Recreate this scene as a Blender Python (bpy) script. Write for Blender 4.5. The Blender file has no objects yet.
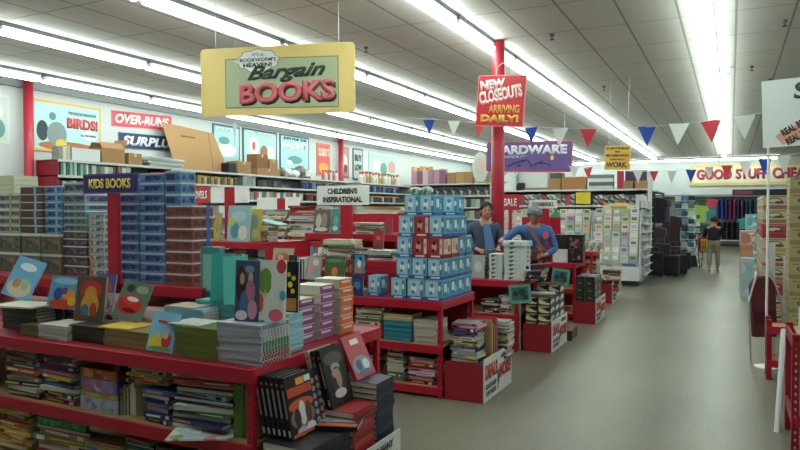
import bpy, math, random
from mathutils import Vector, Matrix, Euler
R = random.Random(7)
SC = bpy.context.scene
COL = SC.collection
PI = math.pi
# ---------------------------------------------------------------- camera
F = 660.0
PSI = math.atan(331/660.0); TH = math.atan(15/660.0)
CH = 1.75
def at(x, y, X=None, Y=None, Z=None):
    u = x-400; v = 225-y
    c, s, ct, st = math.cos(PSI), math.sin(PSI), math.cos(TH), math.sin(TH)
    fy = F*ct+v*st; z = -F*st+v*ct
    d = (u*c-fy*s, u*s+fy*c, z)
    t = X/d[0] if X is not None else (Y/d[1] if Y is not None else (Z-CH)/d[2])
    return Vector((d[0]*t, d[1]*t, CH+d[2]*t))
cam = bpy.data.objects.new('camera', bpy.data.cameras.new('camera')); COL.objects.link(cam)
cam.location = (0, 0, CH); cam.rotation_euler = (PI/2-TH, 0, PSI)
cam.data.lens = F/800*36; cam.data.sensor_width = 36; cam.data.clip_start = 0.05
SC.camera = cam
# ---------------------------------------------------------------- materials
def lin(h):
    h = h.lstrip('#'); o = []
    for i in (0, 2, 4):
        c = int(h[i:i+2], 16)/255
        o.append(c/12.92 if c <= .04045 else ((c+.055)/1.055)**2.4)
    return (o[0], o[1], o[2], 1)
_M = {}
def M(h, rough=.55, metal=0, emit=0, spec=.4):
    k = (h, rough, metal, emit, spec)
    if k in _M: return _M[k]
    m = bpy.data.materials.new('paint_'+h.strip('#')); m.use_nodes = True
    b = m.node_tree.nodes['Principled BSDF']
    b.inputs['Base Color'].default_value = lin(h); b.inputs['Roughness'].default_value = rough
    b.inputs['Metallic'].default_value = metal
    b.inputs['Specular IOR Level'].default_value = spec
    if emit:
        b.inputs['Emission Color'].default_value = lin(h); b.inputs['Emission Strength'].default_value = emit
    _M[k] = m; return m
def pattern(cols, scale=12, rough=.45, stretch=(1, 1, 1), kind='voronoi'):
    """printed packaging: hard patches of several ink colours"""
    k = (tuple(cols), scale, rough, stretch, kind)
    if k in _M: return _M[k]
    m = bpy.data.materials.new('print'); m.use_nodes = True
    nt = m.node_tree; b = nt.nodes['Principled BSDF']; b.inputs['Roughness'].default_value = rough
    tc = nt.nodes.new('ShaderNodeTexCoord'); mp = nt.nodes.new('ShaderNodeMapping')
    mp.inputs['Scale'].default_value = stretch
    mp.inputs['Location'].default_value = (.37, .21, .13)
    nt.links.new(tc.outputs['Object'], mp.inputs['Vector'])
    cr = nt.nodes.new('ShaderNodeValToRGB'); cr.color_ramp.interpolation = 'CONSTANT'
    n = len(cols)
    while len(cr.color_ramp.elements) < n: cr.color_ramp.elements.new(.5)
    if kind == 'voronoi':
        t = nt.nodes.new('ShaderNodeTexVoronoi'); t.inputs['Scale'].default_value = scale
        nt.links.new(mp.outputs[0], t.inputs['Vector'])
        sx = nt.nodes.new('ShaderNodeSeparateColor'); nt.links.new(t.outputs['Color'], sx.inputs[0])
        nt.links.new(sx.outputs[0], cr.inputs[0]); lo, hi = 0, 1
    else:
        t = nt.nodes.new('ShaderNodeTexNoise'); t.inputs['Scale'].default_value = scale
        nt.links.new(mp.outputs[0], t.inputs['Vector']); nt.links.new(t.outputs[0], cr.inputs[0]); lo, hi = .35, .65
    for i, c in enumerate(cols):
        e = cr.color_ramp.elements[i]; e.position = lo+(hi-lo)*i/n; e.color = lin(c)
    nt.links.new(cr.outputs[0], b.inputs['Base Color'])
    _M[k] = m; return m
def pages_mat():
    if 'pg' in _M: return _M['pg']
    m = bpy.data.materials.new('paper_edge'); m.use_nodes = True
    nt = m.node_tree; b = nt.nodes['Principled BSDF']; b.inputs['Roughness'].default_value = .8
    tc = nt.nodes.new('ShaderNodeTexCoord'); w = nt.nodes.new('ShaderNodeTexWave')
    w.bands_direction = 'Z'; w.inputs['Scale'].default_value = 90; w.inputs['Distortion'].default_value = 1
    cr = nt.nodes.new('ShaderNodeValToRGB'); cr.color_ramp.elements[0].color = lin('#b3ab98'); cr.color_ramp.elements[1].color = lin('#d9d3c4')
    nt.links.new(tc.outputs['Object'], w.inputs[0]); nt.links.new(w.outputs[0], cr.inputs[0]); nt.links.new(cr.outputs[0], b.inputs['Base Color'])
    _M['pg'] = m; return m
PG = pages_mat()
RED = M('#b01e30', .38); DRED = M('#8c1626', .45); WHITE = M('#e2e4e2', .5); BLACK = M('#15151a', .5)
BOARD = M('#a58a5c', .7); GREYM = M('#8f9396', .45, .3); STEEL = M('#b9bcc0', .3, .8); CARD = M('#a07c54', .8)
# ---------------------------------------------------------------- mesh builder
class MB:
    def __init__(s): s.v = []; s.f = []; s.m = []
    def add(s, vs, fs, m=0):
        n = len(s.v); s.v += [tuple(p) for p in vs]; s.f += [tuple(i+n for i in f) for f in fs]; s.m += [m]*len(fs); return s
    def box(s, x0, x1, y0, y1, z0, z1, m=0, T=None):
        vs = [Vector((x, y, z)) for z in (z0, z1) for y in (y0, y1) for x in (x0, x1)]
        if T: vs = [T @ v for v in vs]
        return s.add(vs, [(0, 2, 3, 1), (4, 5, 7, 6), (0, 1, 5, 4), (2, 6, 7, 3), (0, 4, 6, 2), (1, 3, 7, 5)], m)
    def tube(s, pts, r, n=8, m=0, caps=True):
        pts = [Vector(p) for p in pts]; rings = []
        rr = r if isinstance(r, (list, tuple)) else [r]*len(pts)
        vs = []; fs = []
        for i, p in enumerate(pts):
            d = (pts[min(i+1, len(pts)-1)]-pts[max(i-1, 0)]).normalized()
            a = d.orthogonal().normalized() if abs(d.z) < .99 else Vector((1, 0, 0))
            if abs(d.z) < .99: a = d.cross(Vector((0, 0, 1))).normalized()
            b = d.cross(a)
            vs += [p+(a*math.cos(2*PI*k/n)+b*math.sin(2*PI*k/n))*rr[i] for k in range(n)]
        for i in range(len(pts)-1):
            for k in range(n):
                fs.append((i*n+k, i*n+(k+1) % n, (i+1)*n+(k+1) % n, (i+1)*n+k))
        if caps: fs.append(tuple(range(n))[::-1]); fs.append(tuple((len(pts)-1)*n+k for k in range(n)))
        return s.add(vs, fs, m)
    def lathe(s, c, prof, n=14, m=0):
        vs = []; fs = []
        for r, z in prof: vs += [(c[0]+r*math.cos(2*PI*k/n), c[1]+r*math.sin(2*PI*k/n), c[2]+z) for k in range(n)]
        for i in range(len(prof)-1):
            for k in range(n): fs.append((i*n+k, i*n+(k+1) % n, (i+1)*n+(k+1) % n, (i+1)*n+k))
        fs.append(tuple(range(n))[::-1]); fs.append(tuple((len(prof)-1)*n+k for k in range(n)))
        return s.add(vs, fs, m)
    def plate(s, pts, y, t, m=0):
        """outline in the XZ plane given thickness t along y (front face at y)"""
        n = len(pts)
        vs = [(p[0], y, p[1]) for p in pts]+[(p[0], y+t, p[1]) for p in pts]
        return s.add(vs, [tuple(range(n)), tuple(range(n, 2*n))[::-1]]+[(k, k+n, (k+1) % n+n, (k+1) % n) for k in range(n)], m)
    def ell(s, cx, cz, rx, rz, y, t=.002, n=18, m=0):
        return s.plate([(cx+rx*math.cos(2*PI*k/n), cz+rz*math.sin(2*PI*k/n)) for k in range(n)], y, t, m)
    def sphere(s, c, r, m=0, n=12, k=8):
        r = r if isinstance(r, (tuple, list)) else (r, r, r)
        vs = []; fs = []
        for i in range(1, k):
            a = PI*i/k
            vs += [(c[0]+r[0]*math.sin(a)*math.cos(2*PI*j/n), c[1]+r[1]*math.sin(a)*math.sin(2*PI*j/n), c[2]+r[2]*math.cos(a)) for j in range(n)]
        vs += [(c[0], c[1], c[2]+r[2]), (c[0], c[1], c[2]-r[2])]
        for i in range(k-2):
            for j in range(n): fs.append((i*n+j, (i+1)*n+j, (i+1)*n+(j+1) % n, i*n+(j+1) % n))
        T = len(vs)-2
        for j in range(n): fs.append((T, j, (j+1) % n)); fs.append((T+1, (k-2)*n+(j+1) % n, (k-2)*n+j))
        return s.add(vs, fs, m)
    def mesh(s, name, mats, smooth=False):
        me = bpy.data.meshes.new(name); me.from_pydata(s.v, [], s.f)
        for x in (mats if isinstance(mats, (list, tuple)) else [mats]): me.materials.append(x)
        me.polygons.foreach_set('material_index', s.m)
        if smooth: me.polygons.foreach_set('use_smooth', [True]*len(s.f))
        me.update(); return me
    def obj(s, name, mats, parent=None, smooth=False, bevel=0):
        o = bpy.data.objects.new(name, s.mesh(name, mats, smooth)); COL.objects.link(o); o.parent = parent
        if bevel:
            b = o.modifiers.new('bevel', 'BEVEL'); b.width = bevel; b.segments = 2
        return o
def link(name, me, parent=None):
    o = bpy.data.objects.new(name, me); COL.objects.link(o); o.parent = parent; return o
SEEN = {}
def shorten(l):
    for a in ('directly ', 'thin ', 'wrapped ', 'boxed ', 'from ')[:4]:
        if len(l.split()) > 16: l = l.replace(a, '', 1)
    while len(l.split()) > 16 and ' the ' in l:
        i = l.rfind(' the '); l = l[:i]+' '+l[i+5:]
    return l
def tag(o, label, cat, group=None, kind=None):
    label = shorten(label)
    o['label'] = label; o['category'] = cat
    if group: o['group'] = group
    if kind: o['kind'] = kind
    SEEN.setdefault(label, []).append(o.name)
    return o
def thing(name, label, cat, loc=(0, 0, 0), rz=0, group=None):
    o = bpy.data.objects.new(name, None); COL.objects.link(o); o.location = loc; o.rotation_euler = (0, 0, rz)
    o.empty_display_size = .1
    return tag(o, label, cat, group)
def struct(name, mb, m):
    o = mb.obj(name, m); o['kind'] = 'structure'; return o
def copy_tree(o, parent=None):
    c = o.copy(); COL.objects.link(c); c.parent = parent
    for k in ('label', 'group'):
        if parent is None and k in c: del c[k]
    for ch in o.children: copy_tree(ch, c)
    return c
ORD = ['topmost', 'second', 'third', 'fourth', 'fifth', 'sixth', 'seventh', 'eighth', 'ninth', 'tenth', 'eleventh', 'twelfth', 'thirteenth', 'fourteenth', 'fifteenth', 'sixteenth', 'seventeenth', 'eighteenth', 'nineteenth', 'twentieth']+['twenty-'+w for w in ('first', 'second', 'third', 'fourth', 'fifth', 'sixth', 'seventh', 'eighth', 'ninth')]+['thirtieth', 'thirty-first', 'thirty-second', 'thirty-third']
ORD += ['thirty-'+w for w in ('fourth', 'fifth', 'sixth', 'seventh', 'eighth', 'ninth')]+['fortieth', 'forty-first', 'forty-second']
def nth(i): return 'first' if i == 0 else ORD[i]
KIND = {'paperback': 'paperback', 'hardcover': 'hardcover', 'workbook': 'workbook', 'storybook': 'storybook', 'notebook': 'notebook', 'magazine': 'magazine', 'booklet': 'booklet', 'planner': 'planner', 'binder': 'binder', 'picture book': 'picture_book', 'activity book': 'activity_book'}
def kind(label, name, cat):
    if name != 'book': return name, cat
    h = label.split(',')[0]
    for k, v in KIND.items():
        if k in h: return v, k
    return name, cat
def text(parent, s, x0, x1, z0, z1, mat, y=-.003, name='lettering', bold=.02, shear=0, rot=0, depth=.002):
    cu = bpy.data.curves.new('lettering', 'FONT'); cu.body = s; cu.size = 1; cu.extrude = .0; cu.offset = bold; cu.shear = shear
    cu.resolution_u = 3
    t = bpy.data.objects.new('tmp', cu); COL.objects.link(t)
    dg = bpy.context.evaluated_depsgraph_get(); me = bpy.data.meshes.new_from_object(t.evaluated_get(dg))
    bpy.data.objects.remove(t)
    if not me.vertices: return None
    xs = [v.co.x for v in me.vertices]; ys = [v.co.y for v in me.vertices]
    ax, bx, ay, by = min(xs), max(xs), min(ys), max(ys)
    cx, cz = (x0+x1)/2, (z0+z1)/2; ca, sa = math.cos(rot), math.sin(rot)
    for v in me.vertices:
        px = ((v.co.x-ax)/(bx-ax)-.5)*(x1-x0); pz = ((v.co.y-ay)/(by-ay)-.5)*(z1-z0)
        v.co = (cx+px*ca-pz*sa, y, cz+px*sa+pz*ca)
    me.materials.clear(); me.materials.append(mat); me.name = name
    o = bpy.data.objects.new(name, me); COL.objects.link(o); o.parent = parent
    sd = o.modifiers.new('solid', 'SOLIDIFY'); sd.thickness = depth; sd.offset = 0
    return o
def rrect(x0, x1, z0, z1, r, n=5):
    p = []
    for cx, cz, a in ((x1-r, z0+r, -PI/2), (x1-r, z1-r, 0), (x0+r, z1-r, PI/2), (x0+r, z0+r, PI)):
        for k in range(n+1): p.append((cx+r*math.cos(a+PI/2*k/n), cz+r*math.sin(a+PI/2*k/n)))
    return p
# ---------------------------------------------------------------- books and boxes
_B = {}
def q(v): return round(v, 3)
def book_meshes(w, d, t, cov, sp):
    """w along x (spine side faces -y), d along y, t along z; base at z=0, centred"""
    k = (q(w), q(d), q(t), cov.name, sp)
    if k in _B: return _B[k]
    b = min(.0025, t*.18); m = MB()
    m.box(-w/2, w/2, -d/2, d/2, 0, b).box(-w/2, w/2, -d/2, d/2, t-b, t)
    e = .003
    if sp == 'f': m.box(-w/2, w/2, -d/2, -d/2+b, b, t-b); pg = MB().box(-w/2+e, w/2-e, -d/2+b, d/2-e, b, t-b)
    elif sp == 'l': m.box(-w/2, -w/2+b, -d/2, d/2, b, t-b); pg = MB().box(-w/2+b, w/2-e, -d/2+e, d/2-e, b, t-b)
    elif sp == 'r': m.box(w/2-b, w/2, -d/2, d/2, b, t-b); pg = MB().box(-w/2+e, w/2-b, -d/2+e, d/2-e, b, t-b)
    else: m.box(-w/2, w/2, d/2-b, d/2, b, t-b); pg = MB().box(-w/2+e, w/2-e, -d/2+e, d/2-b, b, t-b)
    _B[k] = (m.mesh('book', cov), pg.mesh('pages', PG)); return _B[k]
def book(w, d, t, cov, label, group=None, sp='f', name='book', cat='book', pages=True):
    name, cat = kind(label, name, cat)
    a, p = book_meshes(w, d, t, cov, sp)
    o = link(name, a)
    if pages: link('pages', p, o)
    return tag(o, label, cat, group)
def stack(x, y, z, n, w, d, t, cov, desc, where, sp='f', name='book', cat='book', jit=.006, rz=0, pages=True, extra=None, group=None, rj=.02):
    """n alike things lying flat on each other; label tells each by its level"""
    out = []
    for i in range(n):
        mat = cov[i % len(cov)] if isinstance(cov, list) else cov
        lv = n-1-i
        lab = f"{desc}, {ORD[lv]+' from top' if lv and lv<n-1 else ('topmost' if lv==0 else 'lowest')} of {where}" if n > 1 else f"{desc} {where}"
        o = book(w, d, t, mat, lab, group or f"{desc}s of {where}" if n > 1 else None, sp, name, cat, pages)
        o.location = (x+R.uniform(-jit, jit), y+R.uniform(-jit, jit), z+i*(t+.0006)+.0005)
        o.rotation_euler = (0, 0, rz+R.uniform(-rj, rj))
        if extra: extra(o, i)
        out.append(o)
    return out, z+n*(t+.0006)+.0005
PAL = {'red': '#a8303a', 'dark red': '#701f2c', 'navy blue': '#20305e', 'blue': '#2f5f9c', 'light blue': '#7db3c8', 'teal': '#2f8585',
       'green': '#3b7442', 'olive green': '#6c7f33', 'yellow': '#d2b53a', 'orange': '#c8662c', 'white': '#cfcfc8', 'cream': '#cdc3a2',
       'grey': '#7c7e80', 'black': '#1d1d22', 'brown': '#634630', 'pink': '#c56a86', 'purple': '#6a4378', 'tan': '#a88a5e'}
def spine_print(o, w, d, t):
    c1, c2 = R.choice(('#d9d6cc', '#c9b23c', '#2a2c30', '#b5484a', '#e0e0da', '#3f6a9a', '#d08a4a')), R.choice(('#d9d6cc', '#2a2c30', '#8a3038', '#e3e3df'))
    v = R.randrange(3); k = ('sp', w, d, t, c1, c2, v)
    if k not in _B:
        m = MB(); y = -d/2; z0, z1 = t*.28, t*.72
        if v == 0: m.box(-w*.38, w*.12, y-.0008, y, z0, z1).box(w*.3, w*.42, y-.0008, y, t*.15, t*.85, 1)
        elif v == 1: m.box(-w*.2, w*.4, y-.0008, y, t*.4, t*.65).box(-w*.45, -w*.3, y-.0008, y, t*.1, t*.9, 1)
        else: m.box(-w*.44, -w*.1, y-.0008, y, z0, z1).box(0, w*.4, y-.0008, y, t*.4, t*.6, 1)
        _B[k] = m.mesh('spine_print', [M(c1, .45), M(c2, .45)])
    link('spine_print', _B[k], o)
def mixpile(x, y, z, w, d, ztop, names, where, group, rz=0, ts=None, sp=None, slide=.015, noun='', kinds=('hardcover', 'paperback')):
    """pile of different books up to ztop"""
    seq = []; zz = z; i = 0
    while zz < ztop-.008:
        t = R.choice(ts or (.012, .018, .024, .03)); t = min(t, ztop-zz-.002)
        if t < .006: break
        seq.append((names[i % len(names)], t)); zz += t+.0006; i += 1
    n = len(seq); zz = z
    for i, (c, t) in enumerate(seq):
        lv = n-1-i; spp = sp or R.choice('ffffr')
        pos = 'topmost' if lv == 0 else ('lowest' if i == 0 else nth(lv)+' from top')
        lab = f"{c} {R.choice(kinds)}{noun}, {pos} of {where}"
        ww, dd = w*R.uniform(.9, 1.05), d*R.uniform(.88, 1)
        o = book(round(ww, 2), round(dd, 2), round(t, 3), M(PAL[c], .45), lab, group, spp)
        if t > .013 and spp == 'f': spine_print(o, round(ww, 2), round(dd, 2), round(t, 3))
        o.location = (x+R.uniform(-slide, slide), y+R.uniform(-slide, slide), zz+.0004); o.rotation_euler = (0, 0, rz+R.uniform(-.13, .13))
        zz += round(t, 3)+.0006
    return zz
def standrow(x0, x1, y, z, h, d, names, where, group, ts=(.02, .03, .04), lean=0, noun='book', axis='x', flip=1, name='book', cat='book'):
    """books standing with spines out, side by side along x or y"""
    p = x0; seq = []
    i = 0
    while p < x1-.01:
        t = min(R.choice(ts), x1-p)
        seq.append((names[i % len(names)], t, p)); p += t+.002; i += 1
    for i, (c, t, p) in enumerate(seq):
        hh = round(h*R.uniform(.85, 1), 2)
        t = round(t, 3)
        pos = 'first from left' if i == 0 else ('last' if i == len(seq)-1 else nth(i)+' from left')
        o = book(hh, round(d, 2), t, M(PAL[c], .45), f"{c} upright {noun}, {pos} {where}", group, 'f', name, cat)
        # mesh: x = height, z = thickness -> stand it up
        if axis == 'x':
            o.matrix_world = Matrix.Translation((p, y, z+hh/2+.0005)) @ Matrix.Rotation(lean, 4, 'Y') @ Matrix.Rotation(PI/2, 4, 'Y')
        else:
            o.matrix_world = Matrix.Translation((y, p+t, z+hh/2+.0005)) @ Matrix.Rotation(PI/2*flip, 4, 'Z') @ Matrix.Rotation(PI/2, 4, 'Y')
def leaning(label, x, y, z, w, h, t, cov, tilt=.3, rz=0, roll=0, art=None, group=None, name='book', cat='book', pages=True):
    """book stood up facing -y, leaning back by tilt; art draws on its cover"""
    name, cat = kind(label, name, cat)
    m = MB(); b = min(.003, t*.2)
    m.box(-w/2, w/2, 0, b, 0, h).box(-w/2, w/2, t-b, t, 0, h).box(-w/2, -w/2+b, b, t-b, 0, h)
    o = m.obj(name, cov); tag(o, label, cat, group)
    if pages: MB().box(-w/2+b, w/2-.003, b, t-b, .003, h-.003).obj('pages', PG, o)
    o.matrix_world = Matrix.Translation((x, y, z+abs(math.sin(roll))*w*.5+.002)) @ Matrix.Rotation(rz, 4, 'Z') @ Matrix.Rotation(-tilt, 4, 'X') @ Matrix.Rotation(roll, 4, 'Y')
    if group and 'standing in the near bin' in group or 'movie hardcover' in label:
        e = MB(); x = -w/2-.0008
        e.box(x, -w/2, t*.3, t*.7, h*.35, h*.8).box(x, -w/2, t*.25, t*.75, h*.06, h*.16, 1).box(x, -w/2, t*.2, t*.8, h*.86, h*.9, 2)
        e.obj('spine_print', [M('#8f8a86', .4), M('#b5b0a8', .4), M('#b8603a', .4)], o)
    if art:
        a = MB(); mats = art(a, w, h)
        a.obj('cover_picture', mats, o)
    return o
def art_blobs(bg, blobs, title=None):
    """blobs: (cx,cz,rx,rz,colour) in 0..1 of the cover; title: (z0,z1,colour)"""
    def f(a, w, h):
        mats = [M(bg, .35)]
        a.box(-w/2+.003, w/2-.003, -.0012, -.0004, .003, h-.003)
        for i, (cx, cz, rx, rz, c) in enumerate(blobs):
            mats.append(M(c, .35)); a.ell((cx-.5)*w, cz*h, rx*w, rz*h, -.0017-i*.0003, .0003, 16, len(mats)-1)
        if title:
            for (z0, z1, c, x0, x1) in (title if isinstance(title, list) else [title]):
                mats.append(M(c, .35)); a.box((x0-.5)*w, (x1-.5)*w, -.0045, -.004, z0*h, z1*h, len(mats)-1)
        return mats
    return f
def carton(label, x, y, z, w, d, h, mat=None, rz=0, open_flaps=False, group=None, name='cardboard_box', tape=True, cat='box'):
    t = thing(name, label, cat, (x, y, z+.0005), rz, group); mat = mat or CARD
    m = MB()
    if open_flaps:
        k = .006
        m.box(-w/2, w/2, -d/2, d/2, 0, k).box(-w/2, w/2, -d/2, -d/2+k, k, h).box(-w/2, w/2, d/2-k, d/2, k, h).box(-w/2, -w/2+k, -d/2+k, d/2-k, k, h).box(w/2-k, w/2, -d/2+k, d/2-k, k, h)
        m.obj('carton', mat, t)
        for sx in (-1, 1):
            T = Matrix.Translation((sx*w/2, 0, h)) @ Matrix.Rotation(sx*-.6, 4, 'Y')
            MB().box(-.003, .003, -d/2+.01, d/2-.01, 0, w*.4, 0, T).obj('flap', mat, t)
        T = Matrix.Translation((0, d/2, h)) @ Matrix.Rotation(-.35, 4, 'X')
        MB().box(-w/2+.01, w/2-.01, -.003, .003, 0, d*.4, 0, T).obj('flap', mat, t)
    else:
        m.box(-w/2, w/2, -d/2, d/2, 0, h); m.obj('carton', mat, t)
        if tape: MB().box(-w/2-.001, w/2+.001, -.03, .03, h, h+.001).box(-w/2-.001, -w/2, -.03, .03, h-.08, h).box(w/2, w/2+.001, -.03, .03, h-.08, h).obj('tape', M('#c9b28a', .3), t)
    return t
def print_box(label, x, y, z, w, d, h, body, panel, rz=0, name='boxed_toy', cat='box', group=None, band=None, inset=.1, side=None):
    """printed retail carton: body plus picture panels on front and side"""
    k = ('pb', q(w), q(d), q(h), body.name, panel.name, band.name if band else '', inset, side.name if side else '')
    if k not in _B:
        a = MB().box(-w/2, w/2, -d/2, d/2, 0, h).mesh('carton', body)
        i = inset
        p = MB().box(-w/2+i*w, w/2-i*w, -d/2-.0015, -d/2, h*(.24 if band else i), h*(1-i)).box(w/2, w/2+.0015, -d/2+i*d, d/2-i*d, h*(.24 if band else i), h*(1-i), 1).mesh('picture_panel', [panel, side or panel])
        c = None
        if band: c = MB().box(-w/2-.001, w/2+.001, -d/2-.001, -d/2, 0, h*.2).box(w/2, w/2+.001, -d/2, d/2, 0, h*.2).mesh('name_band', band)
        _B[k] = (a, p, c)
    a, p, c = _B[k]
    o = link(name, a); tag(o, label, cat, group); link('picture_panel', p, o)
    if c: link('name_band', c, o)
    o.location = (x, y, z+.0006); o.rotation_euler = (0, 0, rz)
    return o
# ================================================================ the room
XL, XR, YF, YB, HC = -12.3, 9.0, -5.0, 35.4, 4.25
def floor_mat():
    m = bpy.data.materials.new('worn_concrete'); m.use_nodes = True; nt = m.node_tree; b = nt.nodes['Principled BSDF']
    tc = nt.nodes.new('ShaderNodeTexCoord')
    n1 = nt.nodes.new('ShaderNodeTexNoise'); n1.inputs['Scale'].default_value = .7; n1.inputs['Detail'].default_value = 6
    n2 = nt.nodes.new('ShaderNodeTexNoise'); n2.inputs['Scale'].default_value = 38; n2.inputs['Detail'].default_value = 3
    mp = nt.nodes.new('ShaderNodeMapping'); mp.inputs['Scale'].default_value = (1.6, .5, 1)
    nt.links.new(tc.outputs['Object'], mp.inputs[0]); nt.links.new(mp.outputs[0], n1.inputs[0]); nt.links.new(tc.outputs['Object'], n2.inputs[0])
    mx = nt.nodes.new('ShaderNodeMath'); mx.operation = 'MULTIPLY_ADD'; mx.inputs[1].default_value = .45
    nt.links.new(n2.outputs[0], mx.inputs[0]); nt.links.new(n1.outputs[0], mx.inputs[2])
    cr = nt.nodes.new('ShaderNodeValToRGB'); e = cr.color_ramp.elements
    e[0].position = .5; e[0].color = lin('#504c40'); e[1].position = .95; e[1].color = lin('#7d7969')
    nt.links.new(mx.outputs[0], cr.inputs[0]); nt.links.new(cr.outputs[0], b.inputs['Base Color'])
    r = nt.nodes.new('ShaderNodeMapRange'); r.inputs[3].default_value = .3; r.inputs[4].default_value = .46
    nt.links.new(n1.outputs[0], r.inputs[0]); nt.links.new(r.outputs[0], b.inputs['Roughness'])
    return m
def grid_mat(base, line, px, py, ox, oy, wx, wy):
    m = bpy.data.materials.new('ceiling_tile'); m.use_nodes = True; nt = m.node_tree; b = nt.nodes['Principled BSDF']; b.inputs['Roughness'].default_value = .85
    tc = nt.nodes.new('ShaderNodeTexCoord'); sp = nt.nodes.new('ShaderNodeSeparateXYZ'); nt.links.new(tc.outputs['Object'], sp.inputs[0])
    def ln(out, p, o, w):
        a = nt.nodes.new('ShaderNodeMath'); a.operation = 'SUBTRACT'; nt.links.new(out, a.inputs[0]); a.inputs[1].default_value = o-100*p
        d = nt.nodes.new('ShaderNodeMath'); d.operation = 'DIVIDE'; nt.links.new(a.outputs[0], d.inputs[0]); d.inputs[1].default_value = p
        f = nt.nodes.new('ShaderNodeMath'); f.operation = 'FRACT'; nt.links.new(d.outputs[0], f.inputs[0])
        c = nt.nodes.new('ShaderNodeMath'); c.operation = 'LESS_THAN'; nt.links.new(f.outputs[0], c.inputs[0]); c.inputs[1].default_value = w/p
        return c
    l1 = ln(sp.outputs[0], px, ox, wx); l2 = ln(sp.outputs[1], py, oy, wy)
    mx = nt.nodes.new('ShaderNodeMath'); mx.operation = 'MAXIMUM'; nt.links.new(l1.outputs[0], mx.inputs[0]); nt.links.new(l2.outputs[0], mx.inputs[1])
    nz = nt.nodes.new('ShaderNodeTexNoise'); nz.inputs['Scale'].default_value = .8; nt.links.new(tc.outputs['Object'], nz.inputs[0])
    c0 = nt.nodes.new('ShaderNodeMix'); c0.data_type = 'RGBA'; c0.inputs[6].default_value = lin(base); c0.inputs[7].default_value = [v*.86 for v in lin(base)[:3]]+[1]
    nt.links.new(nz.outputs[0], c0.inputs[0])
    c = nt.nodes.new('ShaderNodeMix'); c.data_type = 'RGBA'; nt.links.new(mx.outputs[0], c.inputs[0]); nt.links.new(c0.outputs[2], c.inputs[6]); c.inputs[7].default_value = lin(line)
    nt.links.new(c.outputs[2], b.inputs['Base Color']); return m
struct('floor', MB().box(XL-.2, XR+.2, YF-.2, YB+.2, -.1, 0), floor_mat())
struct('ceiling', MB().box(XL-.2, XR+.2, YF-.2, YB+.2, HC, HC+.1), grid_mat('#d6d4cd', '#96958f', .655, 1.28, .02, 9.33, .03, .022))
WALL = M('#c3c8c6', .7); WALLG = M('#8d9390', .7)
struct('wall_left', MB().box(XL-.2, XL, YF, YB, 0, HC), WALL)
struct('wall_back', MB().box(XL-.2, XR+.2, YB, YB+.2, 2.5, HC).box(XL-.2, XR+.2, YB, YB+.2, 0, 2.5, 1), [WALL, M('#77827f', .7)])
struct('wall_right', MB().box(XR, XR+.2, YF, YB, 0, HC), WALL)
struct('wall_front', MB().box(XL-.2, XR+.2, YF-.2, YF, 0, HC), WALL)
struct('trim_left', MB().box(XL, XL+.06, YF, YB, HC-.14, HC-.002), M('#9aa09e', .6))
struct('trim_panel_seam', MB().box(XL, XL+.012, YF, YB, 2.36, 2.38), M('#7f8583', .6))
struct('baseboard_left', MB().box(XL, XL+.015, YF, YB, .001, .12), M('#4a4a48', .6))
struct('baseboard_back', MB().box(XL, XR, YB-.015, YB, .001, .12), M('#4a4a48', .6))
# red steel columns
CRED = M('#b02a3a', .35)
def column(x, y, r, label):
    t = thing('steel_column', label, 'column', (x, y, 0))
    MB().lathe((0, 0, .012), [(r, 0), (r, HC-.03)], 20).obj('shaft', CRED, t, True)
    MB().box(-r*1.7, r*1.7, -r*1.7, r*1.7, .001, .012).obj('base_plate', CRED, t)
column(-12.12, 8.2, .088, 'red round steel column against the left wall beside the cartoon birds poster')
column(-12.12, 19.6, .088, 'thin red round steel column far along the left wall after the red framed posters')
column(-3.1, 9.42, .095, 'red round steel column rising between the two store workers')
# ---------------------------------------------------------------- fluorescent rows
TUBE = M('#f1fff9', .4, 0, 17); HOUS = M('#777c7d', .5)
def make_light(label):
    t = thing('ceiling_light', label, 'light')
    MB().box(-.075, .075, -1.22, 1.22, -.06, -.001).box(-.03, .03, -1.2, 1.2, -.075, -.06).obj('housing', HOUS, t)
    for i, x in enumerate((-.045, .045)):
        MB().tube([(x, -1.19, -.125), (x, 1.19, -.125)], .038, 10).obj('tube', TUBE, t, True)
    for y in (-1.2, 1.2): MB().box(-.07, .07, y-.008, y+.008, -.13, -.05).obj('lamp_holder', M('#c9cdcc', .5), t)
    return t
proto = None
rows = [(-.3, 'above the main aisle'), (-3.2, 'second row from the aisle'), (-5.95, 'third row from the aisle'), (-8.7, 'fourth row from the aisle'), (-11.3, 'row nearest the left wall'), (4.6, 'row over the right hand shelves')]  # rightmost row is out of view, added only for its light
for x, w in rows:
    start = -4.0 if x in (-.3, -3.2, 4.6) else -1.55
    n = 0
    for k in range(16):
        y = (-.86 + 2.5*k) - 2.5
        if y > 33.5: break
        if y < 1: continue
        lab = f"long fluorescent fixture, {nth(k)} along the {w}" if 'row' in w else f"long fluorescent fixture, {nth(k)} in the row {w}"
        if proto is None: proto = make_light(lab); o = proto
        else: o = copy_tree(proto); tag(o, lab, 'light')
        o['group'] = 'fluorescent ceiling fixtures'
        o.location = (x, y+.05*(x == -8.7), HC)
for i, x in enumerate((-6.9, -4.4, -1.9, .6)):
    o = copy_tree(proto); o.location = (x+.1, 34.6, HC); o.rotation_euler = (0, 0, PI/2)
    tag(o, f"crosswise fluorescent fixture above the back wall, {nth(i)} from left", 'light', 'crosswise ceiling fixtures')
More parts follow.
